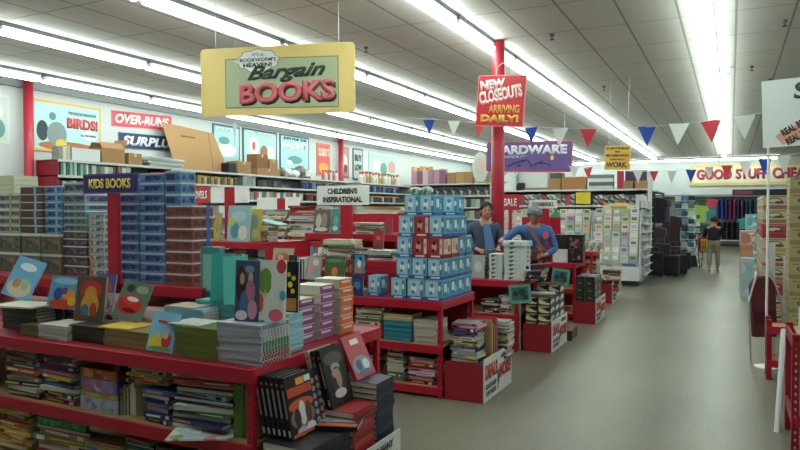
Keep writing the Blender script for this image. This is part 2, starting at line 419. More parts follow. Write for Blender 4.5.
# sprinkler heads
for i, (px, py) in enumerate([(785, 20), (552, 34), (366, 47), (770, 79), (604, 86), (752, 66)]):
    p = at(px, py, Z=HC)
    t = thing('sprinkler_head', f"small dark sprinkler head in the ceiling, {['right of the aisle lights near top edge','left of the aisle lights','right of the big book sign','nearest the white hanging banner','further back left of the aisle lights','far right of the aisle lights'][i]}", 'sprinkler', (p.x, p.y, HC), 0, 'ceiling sprinklers')
    MB().lathe((0, 0, -.03), [(.03, 0), (.035, .029)], 10).obj('cup', M('#4c4e50', .4, .5), t)
    MB().lathe((0, 0, -.085), [(.035, 0), (.035, .006), (.008, .012), (.008, .055)], 10).obj('deflector', M('#3a3b3d', .4, .5), t)
p = at(752, 66, Z=HC)
t = thing('security_camera', 'white ceiling camera on a bent arm right of the aisle lights', 'camera', (p.x-.35, p.y-.1, HC))
MB().lathe((0, 0, -.02), [(.05, 0), (.05, .019)], 12).obj('mount', WHITE, t)
MB().tube([(0, 0, -.02), (0, 0, -.12), (-.05, -.1, -.14)], .012).obj('arm', WHITE, t)
MB().tube([(-.05, -.02, -.14), (-.05, -.2, -.17)], .035, 10).obj('camera_body', M('#c9cccb', .4), t)
# ================================================================ signs
def sign(name, label, pl, pr, h, t=.012, face='#e2e4e2', cat='sign', group=None, border=None, bw=.03, r=0, back=None, wires=None):
    """board between bottom-left and bottom-right corners pl, pr (world), height h; local -y is its face"""
    pl, pr = Vector(pl), Vector(pr); d = pr-pl; w = d.length; mid = (pl+pr)/2
    e = thing(name, label, cat, mid, 0, group)
    e.rotation_euler = Euler((0, -math.asin(max(-1, min(1, d.z/w))), math.atan2(d.y, d.x)), 'XYZ')
    pts = rrect(-w/2, w/2, 0, h, r) if r else [(-w/2, 0), (w/2, 0), (w/2, h), (-w/2, h)]
    MB().plate(pts, 0, t).obj('board', M(border or face, .45), e)
    if border: MB().plate([(-w/2+bw, bw), (w/2-bw, bw), (w/2-bw, h-bw), (-w/2+bw, h-bw)], -.002, .002).obj('panel', M(face, .45), e)
    if wires:
        for sx in wires:
            MB().tube([(sx*w, t/2, h-.005), (sx*w, t/2, h+wires_len(mid.z+h))], .003, 5).obj('wire', STEEL, e)
    return e, w, h
def wires_len(z): return HC-z-.002
# big yellow sign: bargain books
e, w, h = sign('hanging_sign', 'big yellow hanging sign reading Bargain Books on a green panel', (-5.66, 6.0, 2.86), (-3.86, 6.55, 2.875), .8, .02, '#ecd083', r=.05, wires=(-.4, .4))
cv = MB().plate([(-.62, .1), (.74, .07), (.74, .64), (-.62, .66)], -.003, .003).plate([(-.63, .09), (.75, .06), (.75, .65), (-.63, .67)], -.0015, .0015, 1)
cv.obj('green_panel', [M('#b4c199', .5), M('#7d7e60', .5)], e)
def bubble(cx, cz, rx, rz, y):
    m = MB(); pts = [(cx+(rx+.012*math.sin(9*a))*math.cos(a), cz+(rz+.01*math.sin(9*a))*math.sin(a)) for a in [2*PI*k/54 for k in range(54)]]
    big = [(cx+(x-cx)*1.03, cz+(z-cz)*1.05) for x, z in pts]
    m.plate(big, y-.001, .001, 1); m.plate(pts, y-.002, .002, 0)
    m.plate([(cx-rx*.95, cz-.03), (cx-rx*.8, cz+.03), (cx-rx*1.22, cz+.01)], y-.002, .002, 0)
    return m
bubble(-.22, .635, .25, .125, -.004).obj('speech_bubble', [M('#e9ebe8', .5), M('#50524c', .5)], e)
text(e, "IT'S A", -.29, -.15, .685, .72, M('#5c5f58'), -.008, bold=.01)
text(e, "BOOKWORM'S", -.44, 0, .625, .668, M('#3f423e'), -.008, bold=.02)
text(e, "HEAVEN!", -.40, -.05, .56, .61, M('#26292a'), -.008, bold=.03)
text(e, "Bargain", -.36, .6, .37, .585, M('#36433a'), -.006, bold=.035, shear=.45, rot=.03)
text(e, "BOOKS", -.43, .73, .115, .355, M('#453a35'), -.006, bold=.045, rot=.015)
text(e, "BOOKS", -.455, .705, .14, .38, M('#e8747c'), -.009, bold=.02, rot=.015)
text(e, "BOOKS", -.455, .705, .14, .38, M('#b8464f'), -.0075, bold=.05, rot=.015)
# grey open book lying along the left side of the sign art
# white tag hanging under it
p0 = at(235, 150, Y=7.4)
t = thing('hanging_pennant', 'narrow white pennant hanging point down below the big yellow sign', 'pennant', p0)
MB().plate([(0, 0), (.028, .38), (-.038, .38)], 0, .004).obj('cloth', M('#e8efec', .6), t)
MB().tube([(-.004, .002, .38), (-.004, .002, HC-p0.z-.002)], .002, 4).obj('string', WHITE, t)
# new closeouts
a = at(475, 126, Y=9.1); b = at(523, 127, Y=9.1)
e, w, h = sign('column_sign', 'red sign on the red column reading New Closeouts Arriving Daily', a, b, .73, .01, '#cf2f3e', border='#e59a92', bw=.012)
text(e, "NEW", -.32, .05, .53, .67, M('#f0e2da'), rot=.12, bold=.06, y=-.004)
text(e, "CLOSEOUTS", -.33, .31, .36, .55, M('#f0e2da'), rot=.2, bold=.05, y=-.0045)
text(e, "ARRIVING", -.17, .29, .19, .31, M('#e0a95a'), bold=.04, y=-.004)
text(e, "DAILY!", -.28, .29, .06, .17, M('#e8c05a'), bold=.06, y=-.004)
MB().tube([(-.1, .006, h), (-.08, .006, h+.12), (0, .006, h+.17), (.08, .006, h+.12), (.1, .006, h)], .008, 6).obj('hanger', M('#e79f97', .4), e)
# hardware
a = at(486, 172, Y=14); b = at(572, 172, Y=14)
e, w, h = sign('hanging_sign', 'purple and red hanging sign reading Hardware behind the red column', a, b, .66, .02, '#6a5590', border='#c24557', bw=.03, r=.07, wires=(-.4, .4))
text(e, "HARDWARE", -w*.42, w*.44, .38, .58, M('#dcdde4'), bold=.05, y=-.004)
text(e, "CLOSEOUT", -w*.42, -w*.02, .3, .36, M('#c9cbe0'), shear=.3, bold=.02, y=-.004)
m = MB(); m.tube([(-.45, -.006, .12), (-.3, -.006, .2), (-.05, -.006, .26)], .018, 5).tube([(.1, -.006, .12), (-.02, -.006, .27)], .02, 5).tube([(.5, -.006, .15), (.25, -.006, .22), (.05, -.006, .12)], .018, 5).ell(-.2, .14, .05, .03, -.008, .004).ell(.3, .2, .05, .04, -.008, .004).ell(.52, .3, .04, .05, -.008, .004, m=1)
m.obj('tool_picture', [M('#3b3f58'), M('#d9b64a')], e)
# everything in moderation
a = at(604, 170, Y=13); b = at(630, 170, Y=13)
e, w, h = sign('hanging_sign', 'small square yellow hanging sign reading Everything in Moderation Especially Work', a, b, .46, .012, '#e0b84a', border='#e6cf86', bw=.015, wires=(-.35, .35))
for s_, x0, x1, z0, z1 in (("EVERYTHING", -.2, .2, .385, .43), ("IN", -.04, .04, .325, .365), ("MODERATION", -.2, .2, .25, .3), ("ESPECIALLY", -.13, .14, .185, .215), ("WORK.", -.2, .19, .05, .15)):
    text(e, s_, x0, x1, z0, z1, M('#5a3a3c'), bold=.04, y=-.004)
# good stuff cheap on the back wall
a = at(690, 186.5, Y=35.3); a.z = 2.93
e, w, h = sign('wall_sign', 'long cream and yellow back wall banner reading Good Stuff Cheap', (a.x, 35.34, 2.93), (3.55, 35.34, 2.93), 1.02, .03, '#d9d2b8', border='#d8c27a', bw=.14)
x0 = at(697, 180, Y=35.3).x-(a.x+3.55)/2
for s_, u0, u1 in (("GOOD", 697, 732), ("STUFF", 736, 768), ("CHEAP", 773, 812)):
    xa = at(u0, 180, Y=35.3).x-(a.x+3.55)/2; xb = at(u1, 180, Y=35.3).x-(a.x+3.55)/2
    text(e, s_, xa, xb, .28, .78, M('#8a3a44'), bold=.04, y=-.004)
    text(e, s_, xa-.03, xb-.03, .31, .8, M('#b8485a'), bold=.03, y=-.008)
# white banner at right on its pole
a = at(763, 148, Y=8.3); 
e, w, h = sign('banner', 'large white banner high at right edge reading Real Brands Real Bargains', a, (a.x+.95, 8.22, a.z+.03), .73, .006, '#dbe3e0')
text(e, "SAVE", -w/2+.3, w/2-.05, .5, .68, M('#3c3f44'), bold=.03, shear=.1, y=-.004)
MB().plate([(-.36, .12), (.1, .36), (.17, .22), (-.29, -.0+.02)], -.003, .003).obj('label_strip', M('#d9a48c'), e)
text(e, "REAL BRANDS!", -.32, .1, .2, .28, M('#4a2f34'), rot=.49, bold=.05, y=-.005)
text(e, "REAL BARGAINS!", -.28, .17, .11, .19, M('#4a2f34'), rot=.49, bold=.05, y=-.005)
pp = at(768.5, 160, Y=8.36)
t = thing('banner_pole', 'thin white upright pole holding the white banner at right', 'pole', (pp.x, 8.36, 0))
MB().tube([(0, 0, .02), (0, 0, a.z+.7)], .013, 8).obj('pole', WHITE, t); MB().lathe((0, 0, .001), [(.12, 0), (.12, .012), (.02, .02)], 14).obj('foot', WHITE, t)
# signs standing on fixture posts
def post_sign(label, px0, px1, py0, py1, Y, zfoot, postx, face, txt=None, tcol='#333', pw=.1, gap=False, border=None, cat='sign', name='section_sign'):
    a = at(px0, py1, Y=Y); b = at(px1, py1, Y=Y); top = at(px0, py0, Y=Y).z
    pxw = at(postx, py1, Y=Y).x; h = top-a.z
    e = thing(name, label, cat, ((a.x+b.x)/2, Y, a.z)); w = b.x-a.x; cx = pxw-(a.x+b.x)/2
    if gap:
        MB().plate([(-w/2, 0), (cx-pw/2-.005, 0), (cx-pw/2-.005, h), (-w/2, h)], 0, .006).obj('card', M(face), e)
        MB().plate([(cx+pw/2+.005, 0), (w/2, 0), (w/2, h), (cx+pw/2+.005, h)], 0, .006).obj('card', M(face), e)
        MB().box(cx-pw/2, cx+pw/2, .0, .03, zfoot-a.z, h-.02).obj('post', RED, e)
    else:
        MB().plate([(-w/2, 0), (w/2, 0), (w/2, h), (-w/2, h)], 0, .008).obj('card', M(border or face), e)
        if border: MB().plate([(-w/2+.012, .012), (w/2-.012, .012), (w/2-.012, h-.012), (-w/2+.012, h-.012)], -.002, .002).obj('panel', M(face), e)
        MB().box(cx-pw/2, cx+pw/2, .01, .04, zfoot-a.z, .06).obj('post', RED, e)
    if txt:
        n = len(txt)
        for i, s_ in enumerate(txt):
            k = .82 if (i == n-1 or n == 1) else .62
            zz = h*(.5 if n == 1 else (.72-.44*i)); hh = h*(.5 if n == 1 else .3)
            text(e, s_, -w*.46*k, w*.46*k, zz-hh/2, zz+hh/2, M(tcol), bold=.035, y=-.005)
    return e
post_sign('dark purple Kids Books sign with yellow letters on a red post', 83, 138, 174.5, 194, 3.46, 1.2, 111, '#35296a', ['KIDS BOOKS'], '#ecd45c', .105, border='#56508a')
post_sign("white Children's Inspirational sign on a red post above the book tables", 317, 369, 186, 205, 6.5, 1.22, 345.5, '#eef0ea', ["CHILDREN'S", 'INSPIRATIONAL'], '#2c3a34', .15)
post_sign('pair of blank white cards on the nearer red post behind the box stacks', 211, 249, 187, 203, 6.5, 1.36, 229.5, '#f2f4f2', None, gap=True, pw=.16)
post_sign('pair of blank white cards on the farther red post left of the childrens sign', 257, 300, 197.5, 210, 8.9, 1.25, 281, '#f2f4f2', None, gap=True, pw=.16)
post_sign('small white Cookbooks sign on a red post behind the man in blue', 529, 557, 200, 208.5, 10.9, 1.2, 540, '#eef0ee', ['COOKBOOKS'], '#555a58', .3)
post_sign('small red and white Novels sign at the left above the boxed stacks', 188, 210, 187, 203, 8.2, 1.25, 200, '#c23a3a', ['NOVELS'], '#e9e4de', .08)
post_sign('small red Sale sign right beside the red column behind the man', 502, 519, 194.5, 210, 11.5, 1.2, 510, '#b52a38', ['SALE'], '#e8d9d6', .06)
# ================================================================ pennant strings
def pennants(pts, ups, Y, w, h, where, gname):
    P = [at(x, y, Y=Y) for x, y in pts]
    t = thing('pennant_string', f"thin white cord carrying the {where}", 'cord', (0, 0, 0))
    MB().tube(P, .004, 4).obj('cord', WHITE, t)
    for i, (x, y, c, k) in enumerate(ups):
        p = at(x, y, Y=Y)
        m = MB().plate([(-w/2*k, 0), (0, -h*k), (w/2*k, 0)], 0, .003)
        cc = {'b': '#2349a8', 'w': '#d6dcd8', 'r': '#cf3b42'}[c]; nm = {'b': 'blue', 'w': 'white', 'r': 'red'}[c]
        o = m.obj('pennant', M(cc, .6), t); o.location = p; o.rotation_euler = (R.uniform(-.1, .1), R.uniform(-.06, .06), R.uniform(-.2, .35))
        o['label'] = nm+' pennant'
pennants([(401, 117), (480, 123), (530, 127), (590, 129), (647, 127), (700, 122), (763, 113)],
         [(429, 119.5, 'b', 1), (454, 121, 'w', 1.05), (479.5, 123, 'r', 1), (531, 127.5, 'b', 1.05), (560, 128.5, 'w', 1.2), (588, 129, 'r', 1.15), (647, 126.5, 'b', 1.2), (679, 123.5, 'w', 1.3), (711, 120.5, 'r', 1.3), (744, 115.5, 'w', 1.35)],
         10.4, .215, .245, 'nearer pennant string', 'pennants on the nearer string')
pennants([(568, 166), (600, 170), (638, 171.5), (690, 170), (730, 164), (765, 159), (800, 153)],
         [(574, 166.5, 'w', 1), (588, 167.5, 'r', 1), (638, 171, 'w', 1), (654, 171, 'r', .9), (672, 171, 'w', 1), (691, 169.5, 'b', 1.05), (709, 167, 'w', .9), (727, 165.5, 'r', 1.05), (746, 161.5, 'w', 1.2), (765, 158.5, 'b', 1.2), (784, 155.5, 'w', 1.3)],
         13.6, .185, .24, 'farther pennant string', 'pennants on the farther string')
# oval hanging sign near the column
p = at(480, 167, Y=15)
t = thing('oval_sign', 'plain pale oval hanging sign just left of the red column', 'sign', p)
MB().ell(0, 0, .2, .36, 0, .015, 28).obj('board', M('#cfdcd4'), t); MB().ell(0, .02, .13, .22, -.003, .003, 24).obj('panel', M('#d9c9bb'), t)
MB().tube([(0, .006, .36), (0, .006, HC-p.z-.002)], .003, 4).obj('wire', STEEL, t)
# ================================================================ posters on the left wall
def poster(label, px0, px1, ztop, zbot, face, border, texts=(), blobs=(), bw=.05):
    y0 = at(px0, 150, X=XL+.03).y; y1 = at(px1, 150, X=XL+.03).y
    e, w, h = sign('wall_poster', label, (XL+.03, y0, zbot), (XL+.03, y1, zbot), ztop-zbot, .02, face, 'poster', None, border, bw)
    if blobs:
        m = MB(); mats = []
        for i, (cx, cz, rx, rz, c) in enumerate(blobs):
            mats.append(M(c)); m.ell((cx-.5)*w, cz*h, rx*w, rz*h, -.004-i*.0004, .0004, 16, len(mats)-1)
        m.obj('picture', mats, e)
    for s_, x0, x1, z0, z1, c, b in texts: text(e, s_, (x0-.5)*w, (x1-.5)*w, z0*h, z1*h, M(c), bold=b, y=-.012)
    return e
poster('framed poster on the left wall left of the red column', -14, 10, 3.92, 3.0, '#b9c6bd', '#c9cfc9', blobs=[(.5, .3, .3, .2, '#5e8f86'), (.5, .65, .2, .15, '#dcd8cf')])
poster('yellow framed poster reading For The Birds on the left wall', 32, 101, 3.95, 2.93, '#a9cfd0', '#d9ae4c',
       [("YOU COULD SAY THIS IS FOR THE", .5, .92, .78, .84, '#35555c', .02), ("BIRDS!", .48, .95, .5, .72, '#c94a4c', .05), ("ALL THE SAVINGS", .68, .92, .36, .41, '#44565c', .02)],
       [(.5, .12, .42, .1, '#b4673f'), (.14, .4, .08, .2, '#2f3d40'), (.34, .35, .14, .25, '#7d8a87'), (.4, .16, .08, .1, '#d9b44a'), (.82, .38, .13, .1, '#d6e2e0'), (.28, .7, .05, .08, '#4f8a82')])
for lab, px0, px1, y0l, y0r, hh, face, txt in (('red Over-Runs wall sign on the left wall', 112, 172, 126, 131, .36, '#d0414c', 'OVER-RUNS'), ('dark blue Surplus wall sign below the Over-Runs sign', 119, 180, 148, 152, .36, '#23365e', 'SURPLUS')):
    a = at(px0, y0l, X=XL+.02); b = at(px1, y0r, X=XL+.02)
    e, w, h = sign('wall_sign', lab, a, b, hh, .015, face, border='#c9a3a3' if 'red' in lab else '#6c7a98', bw=.012)
    text(e, txt, -w*.45, w*.45, h*.2, h*.82, M('#e6e8e6'), bold=.045, shear=.25, y=-.005)
poster('blue and white wall poster just right of the leaning cardboard sheet', 213, 240, 4.05, 3.0, '#9cc9c4', '#3f5c86', [("CATCH OF THE DAY", .1, .9, .82, .93, '#e4e8ea', .04)], [(.5, .35, .35, .16, '#dfe6e0'), (.4, .6, .2, .1, '#5a8a86')])
poster('pale teal wall poster between two dark framed posters', 243, 277, 4.07, 3.0, '#a3cfc6', '#2f4a66', [("SMELL THE SAVINGS", .1, .9, .86, .95, '#dfe6ea', .04)], [(.3, .55, .14, .25, '#e5e4da'), (.6, .4, .12, .2, '#9c6a52'), (.8, .4, .1, .2, '#d8dad2'), (.3, .55, .05, .12, '#b05a50')])
poster('teal wall poster reading Just For The Halibut', 280, 309, 4.08, 3.0, '#9ed2cb', '#35506e', [("JUST FOR THE", .1, .9, .84, .93, '#26364a', .05), ("HALIBUT!", .05, .95, .6, .8, '#f0f2ee', .05)], [(.5, .3, .25, .12, '#5b8c8e'), (.3, .2, .12, .08, '#d8e2dc')])
poster('narrow red and orange wall poster near the thin red column', 317, 330, 3.98, 2.9, '#cf5148', '#d96b52', [("CLOSEOUTS", .08, .92, .6, .85, '#ecd9cf', .05)], [(.5, .25, .38, .16, '#e59a45')])
poster('grey and red wall poster right of the thin red column', 340, 349, 3.98, 2.9, '#8b7f80', '#b9453f', (), [(.5, .5, .3, .25, '#d8d2cd'), (.6, .3, .2, .15, '#463c40')])
poster('slim dark bordered wall poster with pale lettering', 353, 363, 4.0, 2.85, '#9fb2ad', '#33424a', [("BUY", .15, .85, .6, .8, '#26343a', .05), ("LOW", .15, .85, .3, .5, '#26343a', .05)])
poster('long pale teal wall poster farthest along the left wall', 369, 397, 3.95, 3.0, '#a9cdc4', '#c9d3cd', (), [(.25, .5, .14, .28, '#d3dad2'), (.5, .4, .12, .25, '#6f8f7f'), (.8, .5, .14, .25, '#c48f8a')])
# ================================================================ red book tables
def book_table(label, x0, x1, y0, y1, top=.9, shelves=(.49, .1), mids=(), riser=None, back=True, name='book_table', loc_extra=None, rotz=0):
    """steel framed table; riser = (rx0, rx1, ry0, rtop, backboard_top)"""
    cx = (x0+x1)/2; t = thing(name, label, 'table', (cx, y0, 0), rotz)
    X0, X1, D = x0-cx, x1-cx, y1-y0
    pw = .04
    for x in [X0]+[m-cx for m in mids]+[X1-pw]:
        for y in (0.002, D-pw):
            p = MB().box(x, x+pw, y, y+pw, .001, top-.003).obj('post', RED, t, bevel=.003)
            if y < .1 and D > .3:
                h = MB()
                for k in range(int(top/.06)):
                    h.box(x+pw*.4, x+pw*.6, y-.0008, y+.0005, .04+k*.06, .055+k*.06)
                h.obj('bolt_slots', M('#4e1018', .6), p)
    for i, z in enumerate((top,)+tuple(shelves)):
        nm = 'top_board' if i == 0 else 'shelf_board'
        MB().box(X0+.004, X1-.004, .012, D-.012, z-.02, z).obj(nm, BOARD if i else DRED, t)
        hh = .08 if i == 0 else .075
        for y in (-.012, D-.006): MB().box(X0-.006, X1+.006, y, y+.018, max(.004, z-hh), z+.001).obj('beam', RED, t, bevel=.004)
        if i == 0 or z < .2:
            for x in (X0-.006, X1-.012): MB().box(x, x+.018, .008, D-.008, max(.004, z-hh), z+.001).obj('end_beam', RED, t, bevel=.004)
    if back: MB().box(X0+.05, X1-.05, D-.05, D-.04, .12, top-.1).obj('back_panel', DRED, t)
    if riser:
        rx0, rx1, ry0, rtop, bt = riser
        a, b, c = rx0-cx, rx1-cx, ry0-y0
        MB().box(a, b, c, D, rtop-.02, rtop).obj('riser_board', DRED, t)
        MB().box(a-.006, b+.006, c-.014, c, rtop-.075, rtop+.001).obj('riser_beam', RED, t, bevel=.004)
        for x in (a, b-.02):
            MB().box(x, x+.02, c, D, top+.001, rtop-.02).obj('riser_side', RED, t)
        if bt: MB().box(a, b, D-.02, D, rtop, bt).obj('back_board', RED, t)
    return t
def bin_box(label, x0, x1, y0, y1, h, texts=None):
    cx, cy = (x0+x1)/2, (y0+y1)/2; w, d = x1-x0, y1-y0
    t = thing('book_bin', label, 'bin', (cx, cy, 0)); k = .012
    BR = M('#96202c', .5)
    MB().box(-w/2, w/2, -d/2, d/2, .001, k).box(-w/2, w/2, -d/2, -d/2+k, k, h).box(-w/2, w/2, d/2-k, d/2, k, h).box(-w/2, -w/2+k, -d/2+k, d/2-k, k, h).box(w/2-k, w/2, -d/2+k, d/2-k, k, h).obj('bin_body', BR, t)
    MB().box(-w/2+k, w/2-k, -d/2+k, d/2-k, h-.08, h-.07).obj('bin_tray', CARD, t)
    e = bpy.data.objects.new('side_sign', None); COL.objects.link(e); e.parent = t
    bpy.data.objects.remove(e)
    m = MB().box(w/2, w/2+.008, -d/2, d/2, .005, h+.05)
    s = m.obj('side_sign', M('#cfcfc9', .55), t); s['label'] = 'white printed side sign'
    for s_, u0, u1, z0, z1, c in (("DEALS", .04, .46, .5, .85, '#b53440'), ("MORE!", .54, .96, .35, .7, '#b53440'), ("GOOD STUFF", .05, .42, .28, .4, '#4a5a70'), ("LOW PRICES", .06, .4, .12, .24, '#4a5a70'), ("AND MANY", .58, .9, .8, .92, '#5a5a5a')):
        o = text(s, s_, (u0-.5)*d, (u1-.5)*d, z0*(h+.05), z1*(h+.05), M(c), y=-.002, bold=.07, depth=.001)
        o.rotation_euler = (0, 0, PI/2); o.location = (w/2+.008, 0, 0)
    m2 = MB(); m2.plate([((.47-.5)*d, .1*h), ((.53-.5)*d, .35*h), ((.56-.5)*d, .75*h), ((.45-.5)*d, .6*h)], -.002, .001)
    o = m2.obj('ink_arrow', M('#6a5348'), s); o.rotation_euler = (0, 0, PI/2); o.location = (w/2+.008, 0, 0)
    return h-.07
T1Y = 2.77
book_table('near red steel book table filling the left foreground', -6.5, -2.27, T1Y, 4.2, mids=(-5.1,), riser=(-6.5, -3.3, 3.5, 1.2, None))
book_table('second red book table holding the stacked blue and white toy boxes', -4.35, -2.38, 5.6, 6.45, riser=(-4.35, -3.05, 6.02, 1.22, None))
book_table('red book table left of the childrens sign with picture books on its riser', -7.6, -4.62, 5.6, 6.8, riser=(-7.4, -4.66, 5.95, 1.38, None))
book_table('third red book table right in front of the two store workers', -3.75, -2.34, 7.9, 8.7, top=.87, shelves=(.45, .1), mids=())
book_table('red book table behind the childrens inspirational sign', -6.6, -4.1, 8.4, 9.3, riser=(-6.5, -4.2, 8.7, 1.25, None))
book_table('fourth red book table behind the black patterned packages', -3.3, -2.2, 10.6, 11.4, riser=(-3.3, -2.62, 10.85, 1.2, 1.62))
book_table('fifth small red book table in front of the greeting card racks', -3.2, -2.36, 12.9, 13.7, top=.95)
b1 = bin_box('red book bin with white side sign at the end of the near table', -2.22, -1.85, 2.70, 3.68, .33)
b2 = bin_box('red book bin with white side sign at the end of the second table', -2.355, -1.98, 5.62, 6.45, .35)
bin_box('red book bin with white side sign at the end of the third table', -2.30, -1.945, 8.0, 8.82, .34)
bin_box('red book bin with white side sign under the black patterned packages', -2.16, -1.83, 10.3, 11.12, .34)
bin_box('small red book bin nearest the greeting card racks', -2.32, -1.97, 12.75, 13.6, .36)
# ================================================================ near table, top bench (z .9)
BZ = .902
def X_(px, Y, py=300): return at(px, py, Y=Y).x
S = lambda a, b, Y: ((X_(a, Y)+X_(b, Y))/2, abs(X_(b, Y)-X_(a, Y)))
# -- stacks along the bench, left to right
def bstack(a, b, Y, n, t, col, desc, where, d=.22, z=BZ, sp='f', **k):
    x, w = S(a, b, Y); return stack(x, Y+d/2, z, n, w, d, t, M(col, .45) if isinstance(col, str) else col, desc, where, sp=sp, jit=.003, **k)
_, z1 = bstack(2, 36, 2.95, 8, .022, [M('#39403a'), M('#4c4d33'), M('#33413f')], 'dark green picture book', 'the leftmost bench stack under the leaning sky blue book', z=BZ)
leaning('sky blue book with pale picture leaning back at the far left of the near bench', X_(14, 3.0), 3.0, z1, .22, .30, .012, M('#7fb0cc', .35), .35, .45, .3,
        art_blobs('#6fa9cc', [(.5, .25, .42, .22, '#c9b99a'), (.35, .35, .14, .12, '#b98a7a'), (.65, .38, .12, .14, '#8fae86'), (.5, .78, .3, .1, '#dfe7ea')]))
o = book(.36, .25, .012, M('#c9c4b4', .4), 'thin pale book lying flat in front of the leaning sky blue book'); o.location = (X_(28, 2.95), 2.93, z1+.001); o.rotation_euler = (0, 0, .15)
bstack(20, 40, 2.83, 3, .025, '#5d5a36', 'olive brown book', 'the short front stack at the far left of the bench', d=.1)
_, z1 = bstack(38, 62, 3.1, 9, .02, [M('#3c3f43'), M('#474a45')], 'dark grey paperback', 'the tall bench stack behind the white paperbacks', d=.2)
_, z2 = bstack(63, 84, 3.12, 10, .02, [M('#5a3a26'), M('#4d3226')], 'brown picture book', 'the brown stack left of the red and gold leaning book', d=.2)
_, zw = bstack(38, 66, 2.82, 7, .013, M('#a9a69f'), 'white edged paperback', 'the low white stack near the front left of the bench', d=.22)
leaning('picture book of bright birds and animals leaning on the bench stacks', X_(58, 3.0), 3.02, BZ+.15, .21, .23, .014, M('#4a8fae', .35), .3, .5, .1,
        art_blobs('#4f93ad', [(.5, .15, .45, .15, '#b9402c'), (.3, .45, .14, .2, '#3f3f86'), (.65, .45, .2, .16, '#d98a2c'), (.5, .55, .1, .12, '#6a3f86'), (.8, .25, .14, .14, '#d9a83c'), (.5, .85, .42, .1, '#86b9cc')]))
_, z3 = bstack(68, 103, 2.86, 5, .02, [M('#2c2723'), M('#3a2b24')], 'dark brown hardcover', 'the dark stack below the red and gold leaning book', d=.24)
leaning('red and gold illustrated book standing on the dark stack', X_(88, 2.98), 2.98, z3, .2, .3, .02, M('#8d7b66', .35), .16, .45, .03,
        art_blobs('#5f4a3a', [(.5, .68, .36, .24, '#b03436'), (.5, .62, .2, .16, '#c98a36'), (.5, .35, .3, .28, '#c9963c'), (.35, .22, .13, .16, '#3f6f8a'), (.62, .25, .12, .16, '#a13e36'), (.5, .08, .4, .05, '#6f4a26')]))
_, z4 = bstack(104, 151, 2.86, 6, .017, [M('#8a7648'), M('#7c6a42')], 'tan edged activity book', 'the tan stack under the yellow cover', d=.24)
o = book(.27, .22, .008, M('#c9a93f', .4), 'thin yellow book lying flat on top of the tan stack'); o.location = (X_(128, 2.98), 2.97, z4+.001); o.rotation_euler = (0, 0, .06)
leaning('tilted book with a big red shape on its cover leaning on the tan stack', X_(121, 3.0), 3.03, BZ+.105, .2, .26, .014, M('#6a7a6a', .35), .35, .45, .25,
        art_blobs('#5f6f62', [(.45, .38, .42, .24, '#b32a26'), (.45, .52, .3, .13, '#c9392c'), (.5, .54, .2, .06, '#d9dcd8'), (.5, .25, .22, .06, '#541a18'), (.7, .82, .22, .1, '#8f9a8c'), (.3, .8, .14, .1, '#2f3a36')]))
# light blue books
bx, bw = S(152, 208, 3.12)
stack(bx, 3.25, BZ, 10, .33, .2, .021, M('#7ab0c4', .4), 'light blue storybook', 'the leaning blue pile behind the olive green books', sp='f', jit=.004)
o = book(.26, .2, .008, M('#b8aa9c', .4), 'pale open topped book lying on the light blue storybook pile'); o.location = (bx-.03, 3.25, BZ+10*.0216+.002)
leaning('light blue storybook with yellow and red figures leaning at the bench front', X_(161, 2.84), 2.82, BZ, .165, .235, .012, M('#86b9d4', .35), .25, .4, .14,
        art_blobs('#86bdd9', [(.3, .22, .26, .2, '#d9c33c'), (.68, .3, .18, .2, '#c43a3c'), (.62, .42, .1, .09, '#d9b48a'), (.34, .4, .1, .08, '#d9c08f'), (.5, .08, .4, .06, '#6a9a5a')], (.72, .78, '#c43a4a', .25, .75)))
_, z5 = bstack(175, 217, 2.83, 8, .0215, [M('#66702f', .5), M('#5f6a2c', .5)], 'olive green workbook', 'the olive stack right of the light blue storybook', d=.24)
o = book(.24, .2, .006, M('#b6b8b2', .4), 'thin pale booklet lying on top of the olive green workbooks'); o.location = (X_(195, 2.95), 2.95, z5+.001)
# teal flat stack + teal upright planners
_, z6 = bstack(196, 234, 3.3, 11, .0225, [M('#4f9a9a', .4), M('#5aa6a4', .4)], 'teal hardcover notebook', 'the teal stack behind the comb bound workbooks', d=.22)
box = print_box('pale teal gift box standing upright behind the teal notebooks', X_(212, 3.55), 3.56, 1.13, .17, .06, .36, M('#4c8a88', .3), M('#86b9b2', .3), inset=.14)
sup, zs = bstack(200, 232, 3.52, 10, .0215, M('#447a7a', .4), 'dark teal notebook', 'the hidden stack under the pale teal gift box', d=.18)
leaning('bright teal planner standing upright with a glossy cover, left of its twin', X_(221, 3.3), 3.3, z6, .15, .31, .02, M('#3fa39c', .22), .1, .3, 0)
leaning('bright teal planner leaning furthest forward over the teal stack', X_(236, 3.2), 3.2, z6, .16, .3, .02, M('#62c4b8', .22), .12, .3, -.08)
